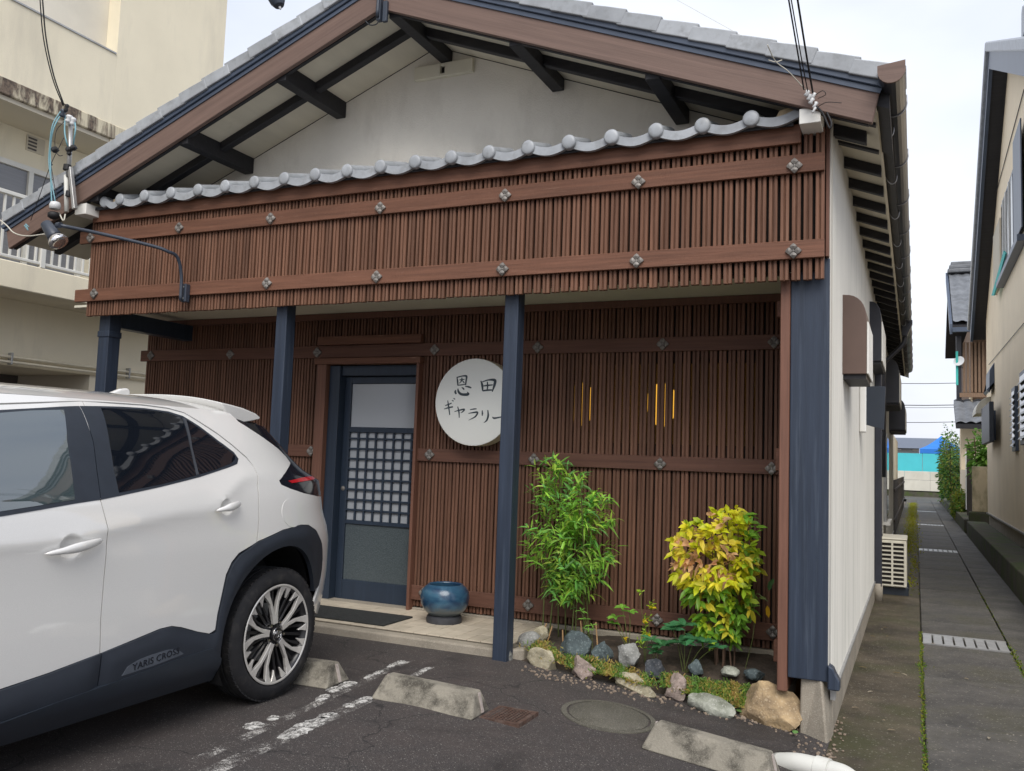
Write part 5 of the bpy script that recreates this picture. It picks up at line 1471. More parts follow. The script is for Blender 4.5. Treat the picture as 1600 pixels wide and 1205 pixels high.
def hanging(f, s_, b_):
    rr = random.Random(2)
    c = at_y(1200, 945, 5.55); top = at_y(1180, 930, 5.58)
    s_.tube(catmull([b_, b_.lerp(top, .5)+Vector((.02, 0, 0)), top, c+Vector((0, 0, .02))], 5), .002, 5)
    leaf(f, at_y(1199, 946, 5.55), Vector((.12, 0, -1)), Vector((0, -1, 0)), .075, .03, (.50, .29, .015), 0.)
    leaf(f, at_y(1205, 906, 5.58), Vector((-.2, 0, -1)), Vector((0, -1, 0)), .07, .03, (.05, .12, .04), 0.)
    leaf(f, at_y(1204, 915, 5.58), Vector((.3, 0, .7)), Vector((0, -1, 0)), .05, .025, (.06, .14, .045), 0.)
    leaf(f, at_y(1186, 934, 5.58), Vector((1, 0, .1)), Vector((0, -1, .3)), .045, .022, (.12, .17, .03), .1)
low_plant('hanging_twig', 1165, 1015, 5.60, 'thin twig with one hanging orange leaf beside the corner trim', hanging)
# moss and stonecrop along the rocks
f = MB(); rr = random.Random(21)
patches = [(845, 1003, 20, 12, 5.33, 170), (862, 1012, 16, 9, 5.28, 120), (905, 1028, 36, 11, 5.25, 330), (955, 1042, 42, 12, 5.24, 480), (995, 1053, 28, 9, 5.22, 200), (1056, 1048, 22, 16, 5.26, 430), (1104, 1056, 28, 12, 5.26, 430), (1150, 1060, 34, 13, 5.28, 460), (1195, 1066, 26, 10, 5.28, 260)]
for x, y, sx, sy, Y, nn in patches:
    for i in range(int(nn*2.6)):
        px_, py_ = x+rr.gauss(0, sx*.55), y+rr.gauss(0, sy*.5)
        c = at_y(px_, py_, Y+rr.uniform(-.08, .08)); gz_ = soil_z(min(-.66, max(-2.34, c.x)), min(6.0, max(5.16, c.y)))
        c.z = max(gz_, min(c.z, gz_+.085))
        k = noise.noise(Vector((px_*.05, py_*.08, 2)))+rr.gauss(0, .15)
        col = (.46, .35, .11) if k > .12 else (.34, .36, .07) if k > -.05 else (.15, .28, .055)
        leaf(f, c, rvec(rr, .9), rvec(rr, .3), rr.uniform(.016, .038), rr.uniform(.005, .010), jit(col, .3, rr), .1)
mo = f.build('ground_moss', 'leaf', None, fix=False, colattr=True); tag(mo, 'yellow green moss and stonecrop between the bed rocks', 'moss', kind='stuff')
# two round-leaved weeds by the boulder
f = MB(); 
for x, y in ((1228, 1142), (1240, 1152), (1232, 1138), (1150, 1112), (1156, 1118)):
    c = at_lot(x, y)
    for j in range(3):
        a = rr.random()*6; leaf(f, c+Vector((0, 0, .02)), Vector((cos(a), sin(a), .5)), Vector((0, -.3, 1)), .03, .03, jit((.16, .30, .09), .2, rr), .1, .5, .05)
wo = f.build('weed', 'leaf', None, fix=False, colattr=True); tag(wo, 'few round-leaved weeds in the gravel by the tan boulder', 'weed', kind='stuff')
# ------------------------------------------------------------------ lamps, mast, cables
mat('porcelain', (.62, .63, .64), .25, .05)
mat('lamp_blue', (.035, .045, .065), .4, .1, spec=.5)
m, n, l, b = _new('lamp_bulb'); b.inputs['Base Color'].default_value = (.8, .8, .82, 1); b.inputs['Metallic'].default_value = .9; b.inputs['Roughness'].default_value = .12; MATS['lamp_bulb'] = m
def spot(t, p0, p1, k=1.):
    ax = (p1-p0); L = ax.length
    MB().lathe([(0, -.002), (.040*k, 0), (.047*k, .006), (.062*k, .15*k), (.063*k, .162*k), (.056*k, .164*k)], 24, p0, ax).build('lamp_housing', 'lamp_blue', t, auto=40)
    MB().lathe([(.05*k, .160*k), (.062*k, .172*k), (.080*k, .205*k), (.084*k, .228*k), (.078*k, .240*k), (.05*k, .246*k), (0, .248*k)], 24, p0, ax).build('lamp_bulb', 'lamp_bulb', t, smooth=True)
fl1 = thing('arm_spotlight', (-5.13, 5.03, 2.40), 'dark spotlight on a bent arm fixed to the lower rail at the left', 'spotlight')
MB().box(-5.155, -5.105, 4.985, 5.032, 2.395, 2.535).build('bracket', 'lamp_blue', fl1, bevel=.004)
for z_ in (2.42, 2.51): MB().lathe([(0, -.006), (.008, -.005), (.009, 0)], 6, (-5.13, 4.985, z_), (0, 1, 0)).build('bolt', 'galv', fl1)
A_ = [Vector((-5.13, 4.965, 2.40)), Vector((-5.13, 4.955, 2.60)), at_y(277, 402, 4.90), at_y(262, 393, 4.82), at_y(240, 385, 4.74), at_y(165, 367, 4.48), at_y(93, 352, 4.22)]
MB().tube(catmull(A_, 6), .013, 12).build('arm', 'lamp_blue', fl1, smooth=True)
MB().lathe([(.02, -.02), (.022, 0), (.02, .02)], 12, at_y(92, 352, 4.22), (1, 0, 0)).build('knuckle', 'lamp_blue', fl1)
spot(fl1, at_y(71, 349, 4.22), at_y(99, 389, 4.26), .82)
fl2 = thing('ridge_spotlight', (-3.36, 4.88, 4.25), 'dark spotlight on an arm at the gable peak', 'spotlight')
MB().box(-3.375, -3.345, 4.845, 4.884, 4.26, 4.46).build('bracket', 'lamp_blue', fl2, bevel=.003)
MB().box(-3.335, -3.30, 4.86, 4.884, 4.25, 4.40).build('bracket_plate', 'lamp_blue', fl2, bevel=.003)
MB().tube(catmull([(-3.36, 4.84, 4.28), (-3.36, 4.83, 4.55), (-3.37, 4.7, 4.66), (-3.45, 4.2, 4.62), (-3.52, 3.9, 4.50)], 6), .013, 10).build('arm', 'lamp_blue', fl2, smooth=True)
pA, pB = at_y(414, -48, 3.9), at_y(437, 11, 3.92); Lh = (pB-pA).length
MB().lathe([(0, -.002), (.035, 0), (.05, .02), (.055, Lh*.6), (.045, Lh*.86), (.03, Lh*.97), (0, Lh)], 20, pA, pB-pA).build('lamp_housing', 'lamp_blue', fl2, auto=40)
MB().lathe([(0, Lh-.01), (.008, Lh), (.006, Lh+.016), (0, Lh+.02)], 10, pA, pB-pA).build('cable_gland', 'porcelain', fl2, smooth=True)
MB().tube(catmull([at_y(571, 33, 4.86), at_y(578, 39, 4.86), at_y(588, 38, 4.85), at_y(593, 30, 4.85)], 5), .004, 6).build('cable', 'car_black', fl2, smooth=True)

mat('cable_black', (.015, .015, .017), .6, .1); mat('cable_blue', (.18, .36, .42), .5, .1); mat('cable_white', (.55, .53, .46), .5, .1)
mY = 4.80
def P_(x, y, Y=mY): return at_y(x, y, Y)
mast = thing('service_mast', P_(112, 330), 'grey service mast with insulators and cables at the left eave', 'mast')
MB().bar(P_(117, 327), P_(110, 262), .035, .03, (1, 0, 0)).build('angle_iron', 'galv', mast, bevel=.003)
MB().tube([P_(104, 331), P_(103.5, 274)], .018, 12).build('conduit', 'pvc', mast, smooth=True)
MB().tube([P_(106, 276), P_(109, 240), P_(110, 195)], .017, 10).build('pole', 'galv', mast, smooth=True)
for x, y, r_ in ((105, 262, .03), (107, 303, .022)): MB().lathe([(r_, -.022), (r_, .022)], 12, P_(x, y, mY-.01), (0, .1, 1)).build('clamp', 'cable_black', mast)
for x, y, r_, m_ in ((98, 177, .026, 'lamp_blue'), (108, 186, .028, 'porcelain'), (114, 190, .022, 'porcelain'), (104, 169, .016, 'cable_black')):
    MB().lathe([(0, -.035), (r_*.8, -.03), (r_, -.015), (r_*.6, 0), (r_, .015), (r_*.8, .03), (0, .035)], 14, P_(x, y, mY-.03), (.3, 0, 1)).build('insulator', m_, mast, smooth=True)
V2_, F2_ = ico(2)
for x, y, r_ in ((86, 234, .032), (108, 234, .030), (115, 231, .028), (108, 240, .02), (79, 257, .016)):
    c = P_(x, y, mY-.04); MB().add([c+Vector((q.x*r_, q.y*r_, q.z*r_*.9))*(1+.25*noise.noise(q*3+c)) for q in V2_], F2_).build('splice', 'cable_black', mast, bevel=0)
MB().lathe([(0, .042), (.035, .036), (.044, .015), (.042, -.02), (.03, -.024)], 18, P_(86, 323, mY-.06)).build('junction_dome', 'porcelain', mast, smooth=True)
MB().lathe([(.032, .012), (.046, .0), (.044, -.03), (.02, -.045)], 18, P_(84, 334, mY-.06)).build('junction_base', 'cable_black', mast, smooth=True)
def cable(pts, r_, m_, par, nm='cable', n=6): MB().tube(catmull(pts, n), r_, 6).build(nm, m_, par, smooth=True)
cable([P_(66, -6, 4.5), P_(72, 60, 4.6), P_(84, 118, 4.7), P_(100, 164)], .006, 'cable_black', mast)
cable([P_(62, -6, 4.5), P_(68, 60, 4.6), P_(82, 122, 4.7), P_(99, 166)], .005, 'cable_black', mast)
cable([P_(97, 176), P_(84, 200, 4.74), P_(79, 228, 4.74), P_(79, 262, 4.74), P_(81, 322, 4.74)], .006, 'cable_blue', mast)
cable([P_(96, 172), P_(82, 196, 4.73), P_(77.5, 230, 4.73), P_(77, 262, 4.73), P_(87, 318, 4.73)], .0045, 'cable_blue', mast)
cable([P_(102, 180), P_(101, 205, 4.76), P_(104, 222, 4.76), P_(107, 232)], .006, 'cable_blue', mast)
cable([P_(116, 186), P_(118, 200, 4.76), P_(116, 215, 4.76), P_(114, 230)], .006, 'cable_blue', mast)
cable([P_(101, 189), P_(88, 205, 4.76), P_(86, 232, 4.76), P_(92, 243, 4.76), P_(98, 243)], .003, 'cable_black', mast)
cable([P_(100, 215), P_(90, 235, 4.77), P_(79, 258, 4.75), P_(64, 300, 4.78), P_(48, 345, 4.8)], .003, 'cable_black', mast)
cable([P_(80, 260), P_(85, 290, 4.75), P_(91, 318, 4.75)], .003, 'cable_black', mast)
cable([P_(-8, 338, 4.5), P_(10, 352, 4.5), P_(22, 364, 4.45), P_(42, 369, 4.4), P_(70, 366, 4.3)], .005, 'cable_white', mast)
cable([P_(92, 332), P_(99, 345, 4.7), P_(102, 335, 4.72)], .006, 'cable_white', mast)
cable([P_(38, 352, 4.83), P_(44, 360, 4.82), P_(40, 350, 4.82), P_(45, 355, 4.82)], .004, 'cable_blue', mast)
rs = thing('cable_anchor', P_(1268, 150, 4.85), 'bundle of small insulators holding cables at the right eave', 'cable anchor')
for x, y, r_ in ((1261, 146, .014), (1265, 152, .013), (1271, 150, .014), (1268, 158, .014), (1274, 164, .012), (1272, 172, .010)):
    MB().lathe([(0, -.02), (r_, -.014), (r_*.6, 0), (r_, .014), (0, .02)], 10, P_(x, y, 4.85), (.5, 0, 1)).build('insulator', 'porcelain', rs, smooth=True)
cable([P_(1231, -8, 4.2), P_(1246, 80, 4.6), P_(1256, 140, 4.84)], .004, 'cable_black', rs)
cable([P_(1235, -8, 4.2), P_(1252, 90, 4.6), P_(1262, 142, 4.84)], .003, 'cable_black', rs)
cable([P_(1245, -8, 4.2), P_(1259, 80, 4.6), P_(1270, 145, 4.84)], .005, 'cable_black', rs)
cable([P_(1199, 70, 4.6), P_(1212, 96, 4.7), P_(1232, 112, 4.75), P_(1258, 140, 4.84)], .003, 'cable_white', rs)
cable([P_(1201, 94, 4.84), P_(1212, 97, 4.8), P_(1222, 94, 4.8)], .003, 'cable_white', rs)
cable([P_(1275, 166, 4.85), P_(1286, 178, 4.86), P_(1296, 200, 4.86), P_(1299, 192, 4.86), P_(1292, 176, 4.87)], .006, 'cable_black', rs)
cable([P_(1272, 150, 4.86), P_(1285, 142, 4.8), P_(1290, 148, 4.8), P_(1278, 154, 4.84)], .002, 'cable_black', rs)
cable([P_(1276, 168, 4.86), P_(1292, 160, 4.82), P_(1315, 161, 4.82)], .002, 'cable_black', rs)
# overhead lines beyond the alley
for i, (y0, y1, r_, lb) in enumerate(((599, 597.5, .02, 'topmost overhead wire above the alley end'), (632.5, 632, .026, 'thick middle overhead wire above the alley end'), (636.5, 635.5, .014, 'thin overhead wire just under the thick one'), (660, 658, .02, 'lowest overhead wire above the alley end'))):
    a, b_ = at_y(1340, y0, 58), at_y(1560, y1, 58)
    w = MB().tube([a, a.lerp(b_, .5)-Vector((0, 0, .05)), b_], r_, 6).build('overhead_wire', 'cable_black', None, smooth=True); tag(w, lb, 'wire', 'overhead wires across the alley end')
sw1 = MB().tube([at_y(950, -60, 6.0), at_y(1220, 90, 4.9)], .0015, 4).build('thin_cable', 'cable_white', rs)
# ------------------------------------------------------------------ apartment block on the left
mat('apt_wall', (.76, .69, .53), .85, .06, 1.1, bump=.25, bscale=90., dirt=((.47, .43, .35), 1.1, .48, .75, .65, (1, 1.5, .3)))
mat('apt_rough', (.76, .71, .60), .9, .07, 2., bump=1., bscale=160.)
mat('apt_soffit', (.55, .50, .40), .85, .06, 1.1)
m, n, l, b = _new('stained_edge'); v_ = coords(n, l, (1, 1, 1), False)
st = noise_node(n, l, coords(n, l, (1, 2.6, .5), False), 2.2, 8, .7, .4)
c = mixc(n, l, ramp(n, l, st, .42, .54, (0, 0, 0), (1, 1, 1)), (.58, .52, .38), ramp(n, l, noise_node(n, l, v_, 22., 6, .7), .35, .65, (.045, .035, .03), (.20, .15, .11)))
l.new(c, b.inputs['Base Color']); b.inputs['Roughness'].default_value = .9; MATS['stained_edge'] = m
mat('garage_dark', (.10, .09, .085), .8, .1, 2.)
mat('rail_white', (.66, .65, .60), .5, .05, 6.)
mat('window_blind', (.20, .205, .22), .3, .12, 1., (1, 1, 40), spec=.6)
XA, XB = -9.0, -9.68
apt = thing('apartment_building', (XA-2, 6, 0), 'cream concrete apartment block with stained balcony edge and white railing', 'building')
MB().box(-14, XA, 7.42, 9.21, 5.0, 12.0).build('tower_wall', 'apt_wall', apt)
MB().box(-14, XA, -2, 7.419, 5.215, 6.10).build('upper_wall', 'apt_wall', apt)
MB().box(-14, XA-.20, -2, 7.419, 6.12, 12.0).build('setback_wall', 'apt_rough', apt)
MB().box(XA-.5, XA+.015, -2, 7.405, 6.10, 6.119).build('ledge_cap', 'galv', apt)
w = MB().box(XA-.19, XA-.17, 3.9, 6.25, 6.45, 8.0).build('upper_window', 'rail_white', apt)
MB().box(XA-.169, XA-.165, 4.0, 6.16, 6.55, 7.9).build('pane', 'window_blind', w)
MB().box(-14, XA+.02, -2, 9.2, 5.03, 5.213).build('roof_slab_edge', 'stained_edge', apt, bevel=.01)
MB().box(-14, XA-.02, -2, 9.18, 4.98, 5.029).build('slab_soffit', 'apt_soffit', apt)
MB().box(-14, XB, -2, 9.2, 2.95, 4.979).build('balcony_wall', 'apt_wall', apt)
MB().box(XB-.5, XA, -2, 9.2, 2.945, 3.245).build('balcony_slab', 'apt_wall', apt, bevel=.01)
MB().box(-14, XB-.02, -2, 9.2, 2.16, 2.944).build('lower_wall', 'apt_wall', apt)
MB().box(-14, XB-.02, 7.95, 9.2, -.2, 2.159).build('garage_pier', 'apt_wall', apt)
MB().box(-14, XB-1.4, -2, 7.949, -.2, 2.158).build('garage_back', 'garage_dark', apt)
MB().box(XB-1.4, XB-.02, 7.949, 7.9499, -.2, 2.158).build('garage_reveal', 'apt_soffit', apt)
# railing
for z0, z1, dx in ((3.965, 4.01, .03), (3.275, 3.31, .02)): MB().box(XA-.03-dx, XA-.03+dx, 3.5, 9.1, z0, z1).build('railing_bar', 'rail_white', apt, bevel=.006)
pr = None; y = 4.2
while y < 9.0:
    p = Vector((XA-.03, y, 3.31))
    if pr is None: pr = MB().box(-.012, .012, -.012, .012, 0, .655).build('baluster', 'rail_white', apt, origin=(0, 0, 0), bevel=.002); put(pr, p, apt)
    else: again(pr, p, apt)
    y += .103
for y in (5.35, 6.65, 7.95): MB().box(XA-.06, XA-.0, y-.03, y+.03, 3.246, 4.0).build('railing_post', 'rail_white', apt, bevel=.004)
# balcony windows
def aptwin(y0, y1, z0, z1):
    w = MB(); 
    fr_ = MB().box(XB+.001, XB+.05, y0, y1, z1-.06, z1).build('window_frame', 'rail_white', apt)
    for a in (y0, (y0+y1)/2-.03, y1-.06): MB().box(XB+.001, XB+.052, a, a+.06, z0, z1-.061).build('stile', 'rail_white', fr_)
    MB().box(XB+.002, XB+.02, y0+.061, (y0+y1)/2-.031, z0, z1-.062).build('pane', 'window_blind', fr_)
    MB().box(XB+.002, XB+.012, (y0+y1)/2+.031, y1-.061, z0, z1-.062).build('pane', 'window_blind', fr_)
aptwin(6.10, 7.64, 3.25, 4.56); aptwin(3.9, 5.9, 3.25, 4.56); aptwin(7.95, 8.9, 3.25, 4.56)
vt = MB().box(XB+.001, XB+.012, 6.80, 7.04, 4.76, 4.95).build('wall_vent', 'apt_soffit', apt)
for k in range(4): MB().box(XB+.0125, XB+.02, 6.82, 6.93, 4.78+k*.042, 4.80+k*.042).build('vent_slat', 'garage_dark', vt)
# conduits on the lower wall
for z_ in (2.26, 2.20): MB().tube([(XB+.03, 3, z_), (XB+.03, 9.15, z_)], .016, 8).build('conduit', 'apt_wall', apt, smooth=True)
for y in (6.82, 8.52): MB().box(XB-.018, XB+.05, y-.012, y+.012, 2.17, 2.31).build('conduit_clip', 'galv', apt, bevel=.003)
MB().tube([at_x(121, 258, -9.3), at_x(190, 205, -9.3)], .008, 6).build('yellow_cable', 'soffit', apt)

# ------------------------------------------------------------------ alley: air conditioner, board, fences
ac = thing('air_conditioner', (-.25, 11.7, AZ), 'cream outdoor air conditioner unit standing beside the alley wall', 'air conditioner')
mat('ac_cream', (.58, .55, .46), .5, .05, 4., dirt=((.35, .32, .24), 5., .55, .8, .5))
ax0, ax1, ay0, ay1, az0, az1 = -.40, -.095, 11.4, 12.15, -.075, .475
MB().box(ax0, ax1, ay0+.012, ay1, az0, az1).build('casing', 'ac_cream', ac, bevel=.015, seg=2)
MB().box(ax0-.004, ax1+.006, ay0+.004, ay1+.005, az1+.001, az1+.02).build('top_panel', 'ac_cream', ac, bevel=.008)
for i in range(2):
    for j in range(10):
        x0 = ax0+.03+i*.13; z0 = az0+.035+j*.05
        MB().box(x0, x0+.112, ay0+.005, ay0+.0118, z0, z0+.032).build('grille_slot', 'backing', ac)
for i in range(11):
    z0 = az0+.02+i*.05; MB().box(ax0+.02, ax1-.02, ay0-.004, ay0+.0115, z0-.006, z0+.008).build('grille_bar', 'ac_cream', ac, bevel=.002)
MB().box(ax0+.008, ax0+.026, ay0-.005, ay0+.0114, az0+.01, az1-.01).build('grille_edge', 'ac_cream', ac, bevel=.003)
MB().box(ax1-.03, ax1-.008, ay0-.005, ay0+.0114, az0+.01, az1-.01).build('grille_edge', 'ac_cream', ac, bevel=.003)
MB().box((ax0+ax1)/2-.014, (ax0+ax1)/2+.008, ay0-.0052, ay0+.0113, az0+.012, az1-.012).build('grille_divider', 'ac_cream', ac)
for y in (11.46, 12.0): MB().box(ax0-.01, ax1+.02, y, y+.08, AZ-.01, az0-.001).build('foot', 'car_black', ac, bevel=.01)
pb = thing('projecting_board', (-.3, 7.9, 1.65), 'dark blue black board projecting from the white wall below the first awning', 'board')
mat('board_navy', (.028, .036, .050), .45, .12, 4.)
c4 = [at_y(x, y, 7.9) for x, y in ((1341, 603), (1384, 604), (1381, 672), (1341, 660))]
mb = MB(); vs = [p+Vector((0, 0, 0)) for p in c4]+[p+Vector((0, .03, 0)) for p in c4]
mb.add(vs, [(0, 1, 2, 3), (7, 6, 5, 4), (0, 4, 5, 1), (1, 5, 6, 2), (2, 6, 7, 3), (3, 7, 4, 0)]).build('panel', 'board_navy', pb, bevel=.003)
MB().box(XR+.008, XR+.06, 7.84, 7.93, 1.60, 2.0).build('wall_bracket', 'white_paint', pb, bevel=.008)
mat('fence_wood', (.07, .06, .05), .85, .25, 3., SL)
fn_ = thing('slat_fence', (-.5, 30, AZ), 'dark slat fence along the alley beyond the house', 'fence')
y = 20.6; pr = None
while y < 40:
    p = Vector((-.45, y, AZ))
    if pr is None: pr = MB().box(-.02, .02, 0, .10, 0, 1.25).build('fence_board', 'fence_wood', fn_, origin=(0, 0, 0)); put(pr, p, fn_)
    else: again(pr, p, fn_)
    y += .125 if y < 26 else .25
for z_ in (.2, .85): MB().box(-.428, -.40, 20.6, 40.2, z_, z_+.05).build('fence_rail', 'fence_wood', fn_)
# neighbour house beyond the fence on the left
nh = thing('neighbour_house', (-3, 26, AZ), 'pale house wall with silver window just past the gallery along the alley', 'house')
MB().box(-6, -.55, 20.9, 33, AZ-.1, 2.3).build('wall', 'apt_wall', nh)
MB().box(-.549, -.50, 22.0, 23.6, .9, 2.1).build('window', 'galv', nh)
# moss
def sprigs(nm, label, spots, cols, size, seed, cat):
    rr = random.Random(seed); f = MB()
    for x, y, z, sx, sy, nn in spots:
        for i in range(nn):
            c = Vector((x+rr.gauss(0, sx), y+rr.gauss(0, sy), z)); col = jit(rr.choice(cols), .25, rr)
            leaf(f, c, rvec(rr, 1.1), rvec(rr, .2), size*rr.uniform(.6, 1.4), size*.45, col, .1)
    o = f.build(nm, 'leaf', None, fix=False, colattr=True); return tag(o, label, cat, kind='stuff')
YG1, YG2 = (.33, .32, .02), (.24, .27, .02)
sprigs('alley_moss', 'bright yellow green moss strip along the alley wall', [(-.10, 18+i*1.4, AZ+.01, .085, .7, 230) for i in range(20)]+[(-.02, 15.5, AZ+.006, .03, .8, 120), (-.05, 12.8, AZ+.005, .04, .5, 60)], [YG1, YG1, YG2], .035, 4, 'moss')
sprigs('joint_weeds', 'green moss growing in the joint beside the path slabs', [(.040+.004*math.sin(i), 4.9+i*.16, AZ+.0, .006, .06, 26) for i in range(26)]+[(.04, 7.45, AZ, .02, .08, 90), (.725, 8.1, AZ, .012, .35, 160), (.73, 7.2, AZ, .012, .4, 120), (.725, 11, AZ, .008, 1.6, 120)], [(.10, .20, .02), (.17, .22, .03), (.22, .23, .03)], .018, 6, 'weed')
lt = MB(); rr = random.Random(8)
for i in range(16):
    x, y = rr.uniform(-.38, .02), rr.uniform(4.9, 9.0)
    if i > 10: x = rr.uniform(.1, .7)
    leaf(lt, Vector((x, y, AZ+.012)), Vector((rr.gauss(0, 1), rr.gauss(0, 1), .05)), Vector((0, 0, 1)), rr.uniform(.03, .07), .018, rr.choice(((.30, .24, .16), (.38, .33, .25), (.22, .16, .08))), .05)
tag(lt.build('fallen_leaves', 'leaf', None, fix=False, colattr=True), 'few dry fallen leaves lying on the alley concrete', 'leaves', kind='stuff')

# ------------------------------------------------------------------ right side of the alley
mat('mossy_concrete', (.075, .07, .052), .92, .25, 4., bump=.8, bscale=60., dirt=((.055, .085, .018), 2.2, .46, .62, .9))
lg = MB().box(1.105, 1.52, 4, 23.6, AZ-.1, .17).build('ledge_wall', 'mossy_concrete', None, bevel=.02, seg=2); tag(lg, 'low mossy concrete ledge at the foot of the cream house', 'ledge')
for k in range(5): pass
mat('cream_wall', (.86, .73, .53), .8, .05, 1.5, bump=.3, bscale=120., dirt=((.68, .57, .41), .8, .5, .8, .5, (1, 1, .35)))
rh = thing('cream_house', (3.5, 16, AZ), 'tall cream rendered house with tiled gable on the right of the alley', 'house')
XRW = 1.5
MB().prism([(10.2, .42), (22.85, .42), (22.85, 6.0), (17.0, 8.6), (10.2, 5.6)], 'x', XRW, 6.0).build('wall', 'cream_wall', rh)
MB().prism([(10.2, AZ-.1), (22.9, AZ-.1), (22.9, .40), (10.2, .40)], 'x', XRW+.03, 6.0).build('foundation', 'concrete', rh)
MB().box(XRW-.03, XRW-.001, 10.2, 22.88, .40, .43).build('base_flashing', 'galv', rh)
sl = (8.766-6.149)/(21.192-17.0)
for sgn, ye in ((1, 23.4), (-1, 9.6)):
    f0, f1 = 17.0, ye
    zz = lambda y: 8.77-sl*abs(y-17.0)*(1 if sgn > 0 else .72)
    MB().prism([(f0, zz(f0)-.02), (f1, zz(f1)-.02), (f1, zz(f1)-.34), (f0, zz(f0)-.34)], 'x', 1.2, 1.26).build('barge_board', 'flashing', rh)
    MB().prism([(f0, zz(f0)-.24), (f1, zz(f1)-.24), (f1, zz(f1)-.30), (f0, zz(f0)-.30)], 'x', 1.261, XRW+.02).build('eave_soffit', 'dark_wood', rh)
    MB().prism([(f0, zz(f0)+.16), (f1+sgn*.1, zz(f1)+.16-.05), (f1+sgn*.1, zz(f1)-.06), (f0, zz(f0)-.019)], 'x', 1.14, 6.2).build('roof_slope', 'tile_glaze', rh, bevel=.02)
MB().prism([(16.78, 8.9), (17.22, 8.9), (17.16, 9.42), (17.0, 9.5), (16.84, 9.42)], 'x', 1.72, 1.86).build('ridge_end_tile', 'tile_glaze', rh, bevel=.02)
MB().prism([(16.83, 8.9), (17.17, 8.9), (17.12, 9.3), (16.88, 9.3)], 'x', 1.861, 6.2).build('ridge', 'tile_glaze', rh, bevel=.03)
MB().box(1.30, 1.48, 22.9, 23.35, 5.05, 5.15).build('gutter', 'white_paint', rh)
for y_ in (18.3, 19.6):
    p = at_x(1565, 126, 1.44) if y_ < 19 else at_x(1560, 146, 1.44)
    g_ = MB().lathe([(0, .09), (.06, .07), (.085, .02), (.085, -.02), (.06, -.05), (0, -.05)], 16, p).build('globe_light', 'porcelain', rh, smooth=True)
    MB().lathe([(0, -.09), (.055, -.08), (.06, -.051)], 14, p).build('base', 'car_black', g_, smooth=True)
# windows of the cream house
def rwin(x0, x1, yt0, yb0, nm='window', louv=0, dep=.08, fm='galv'):
    """window seen on the X = 1.5 wall between two picture columns"""
    a, b_ = at_x(x0, yb0, XRW), at_x(x1, yt0, XRW)
    ya, yb = sorted((a.y, b_.y)); z0, z1 = a.z, b_.z
    if z1 < z0: z0, z1 = z1, z0
    return ya, yb, z0, z1
def wbox(nm, ya, yb, z0, z1, dep, fm, glass, louv=0):
    w = MB().box(XRW-dep, XRW-.001, ya, yb, z0, z1).build(nm, fm, rh, bevel=.005)
    MB().box(XRW-dep-.006, XRW-dep-.001, ya+.07, yb-.07, z0+.07, z1-.07).build('pane', glass, w)
    for k in range(louv):
        z = z0+.08+(z1-z0-.16)*k/louv
        MB().add([(XRW-dep-.04, ya+.05, z), (XRW-dep-.04, yb-.05, z), (XRW-dep-.008, yb-.05, z+.05), (XRW-dep-.008, ya+.05, z+.05)], [(0, 1, 2, 3)]).build('louvre', 'galv', w, solid=.006)
    return w
dg = glass_mat('dark_glass', (.03, .035, .04), .06)
w1 = wbox('window', 15.9, 18.1, 4.86, 6.25, .05, 'flashing', dg)
MB().box(XRW-.13, XRW-.001, 14.6, 18.3, 4.74, 4.84).build('sill', 'flashing', w1, bevel=.006)
for y in (16.5, 17.1, 17.6): MB().box(XRW-.075, XRW-.05, y-.03, y+.03, 4.9, 6.2).build('bar', 'white_paint', w1)
MB().box(XRW-.07, XRW-.052, 14.6, 15.7, 4.95, 6.6).build('shutter_louvre', 'flashing', rh)
mat('net_cyan', (.05, .42, .38), .7, .1)
MB().box(XRW-.055, XRW-.001, 18.4, 19.9, 4.9, 6.1).build('recess_panel', 'apt_soffit', rh)
cn = [at_x(x, y, 1.38) for x, y in ((1549, 462), (1553, 462), (1571, 396), (1568, 392))]
MB().add(cn+[p+Vector((.02, 0, 0)) for p in cn], [(0, 1, 2, 3), (7, 6, 5, 4), (0, 4, 5, 1), (1, 5, 6, 2), (2, 6, 7, 3), (3, 7, 4, 0)]).build('cyan_strap', 'net_cyan', rh)
w2 = wbox('louvre_window', 16.05, 16.6, 1.68, 2.72, .05, 'flashing', dg, 9)
w3 = wbox('louvre_window', 14.2, 15.35, 1.75, 2.85, .05, 'flashing', dg, 8)
MB().box(XRW-.20, XRW-.12, 19.2, 21.4, 1.92, 2.70).build('shutter_panel', 'board_navy', rh, bevel=.01)
MB().box(XRW-.119, XRW-.001, 20.4, 20.5, 2.0, 2.6).build('shutter_bracket', 'flashing', rh)
pr_ = [(XRW-.001, 2.62), (XRW-.30, 2.60)]+[(XRW-.30*cos(i/8*pi/2), 2.62+.36*sin(i/8*pi/2)) for i in range(1, 9)]
MB().prism(pr_, 'y', 21.6, 22.8).build('awning', 'ac_cream', rh, bevel=.006)
MB().prism([(XRW-.001, 3.2), (XRW-.14, 3.05), (XRW-.10, 3.0), (XRW-.09, 3.45), (XRW-.001, 3.62)], 'y', 20.6, 21.6).build('wall_hood', 'flashing', rh, bevel=.005)
MB().tube([at_x(1600, 505, 1.485), at_x(1545, 570, 1.485)], .006, 5).build('wall_cable', 'cable_black', rh)
MB().tube([at_x(1600, 140, 1.485), at_x(1545, 345, 1.485)], .008, 5).build('wall_cable', 'cable_black', rh)
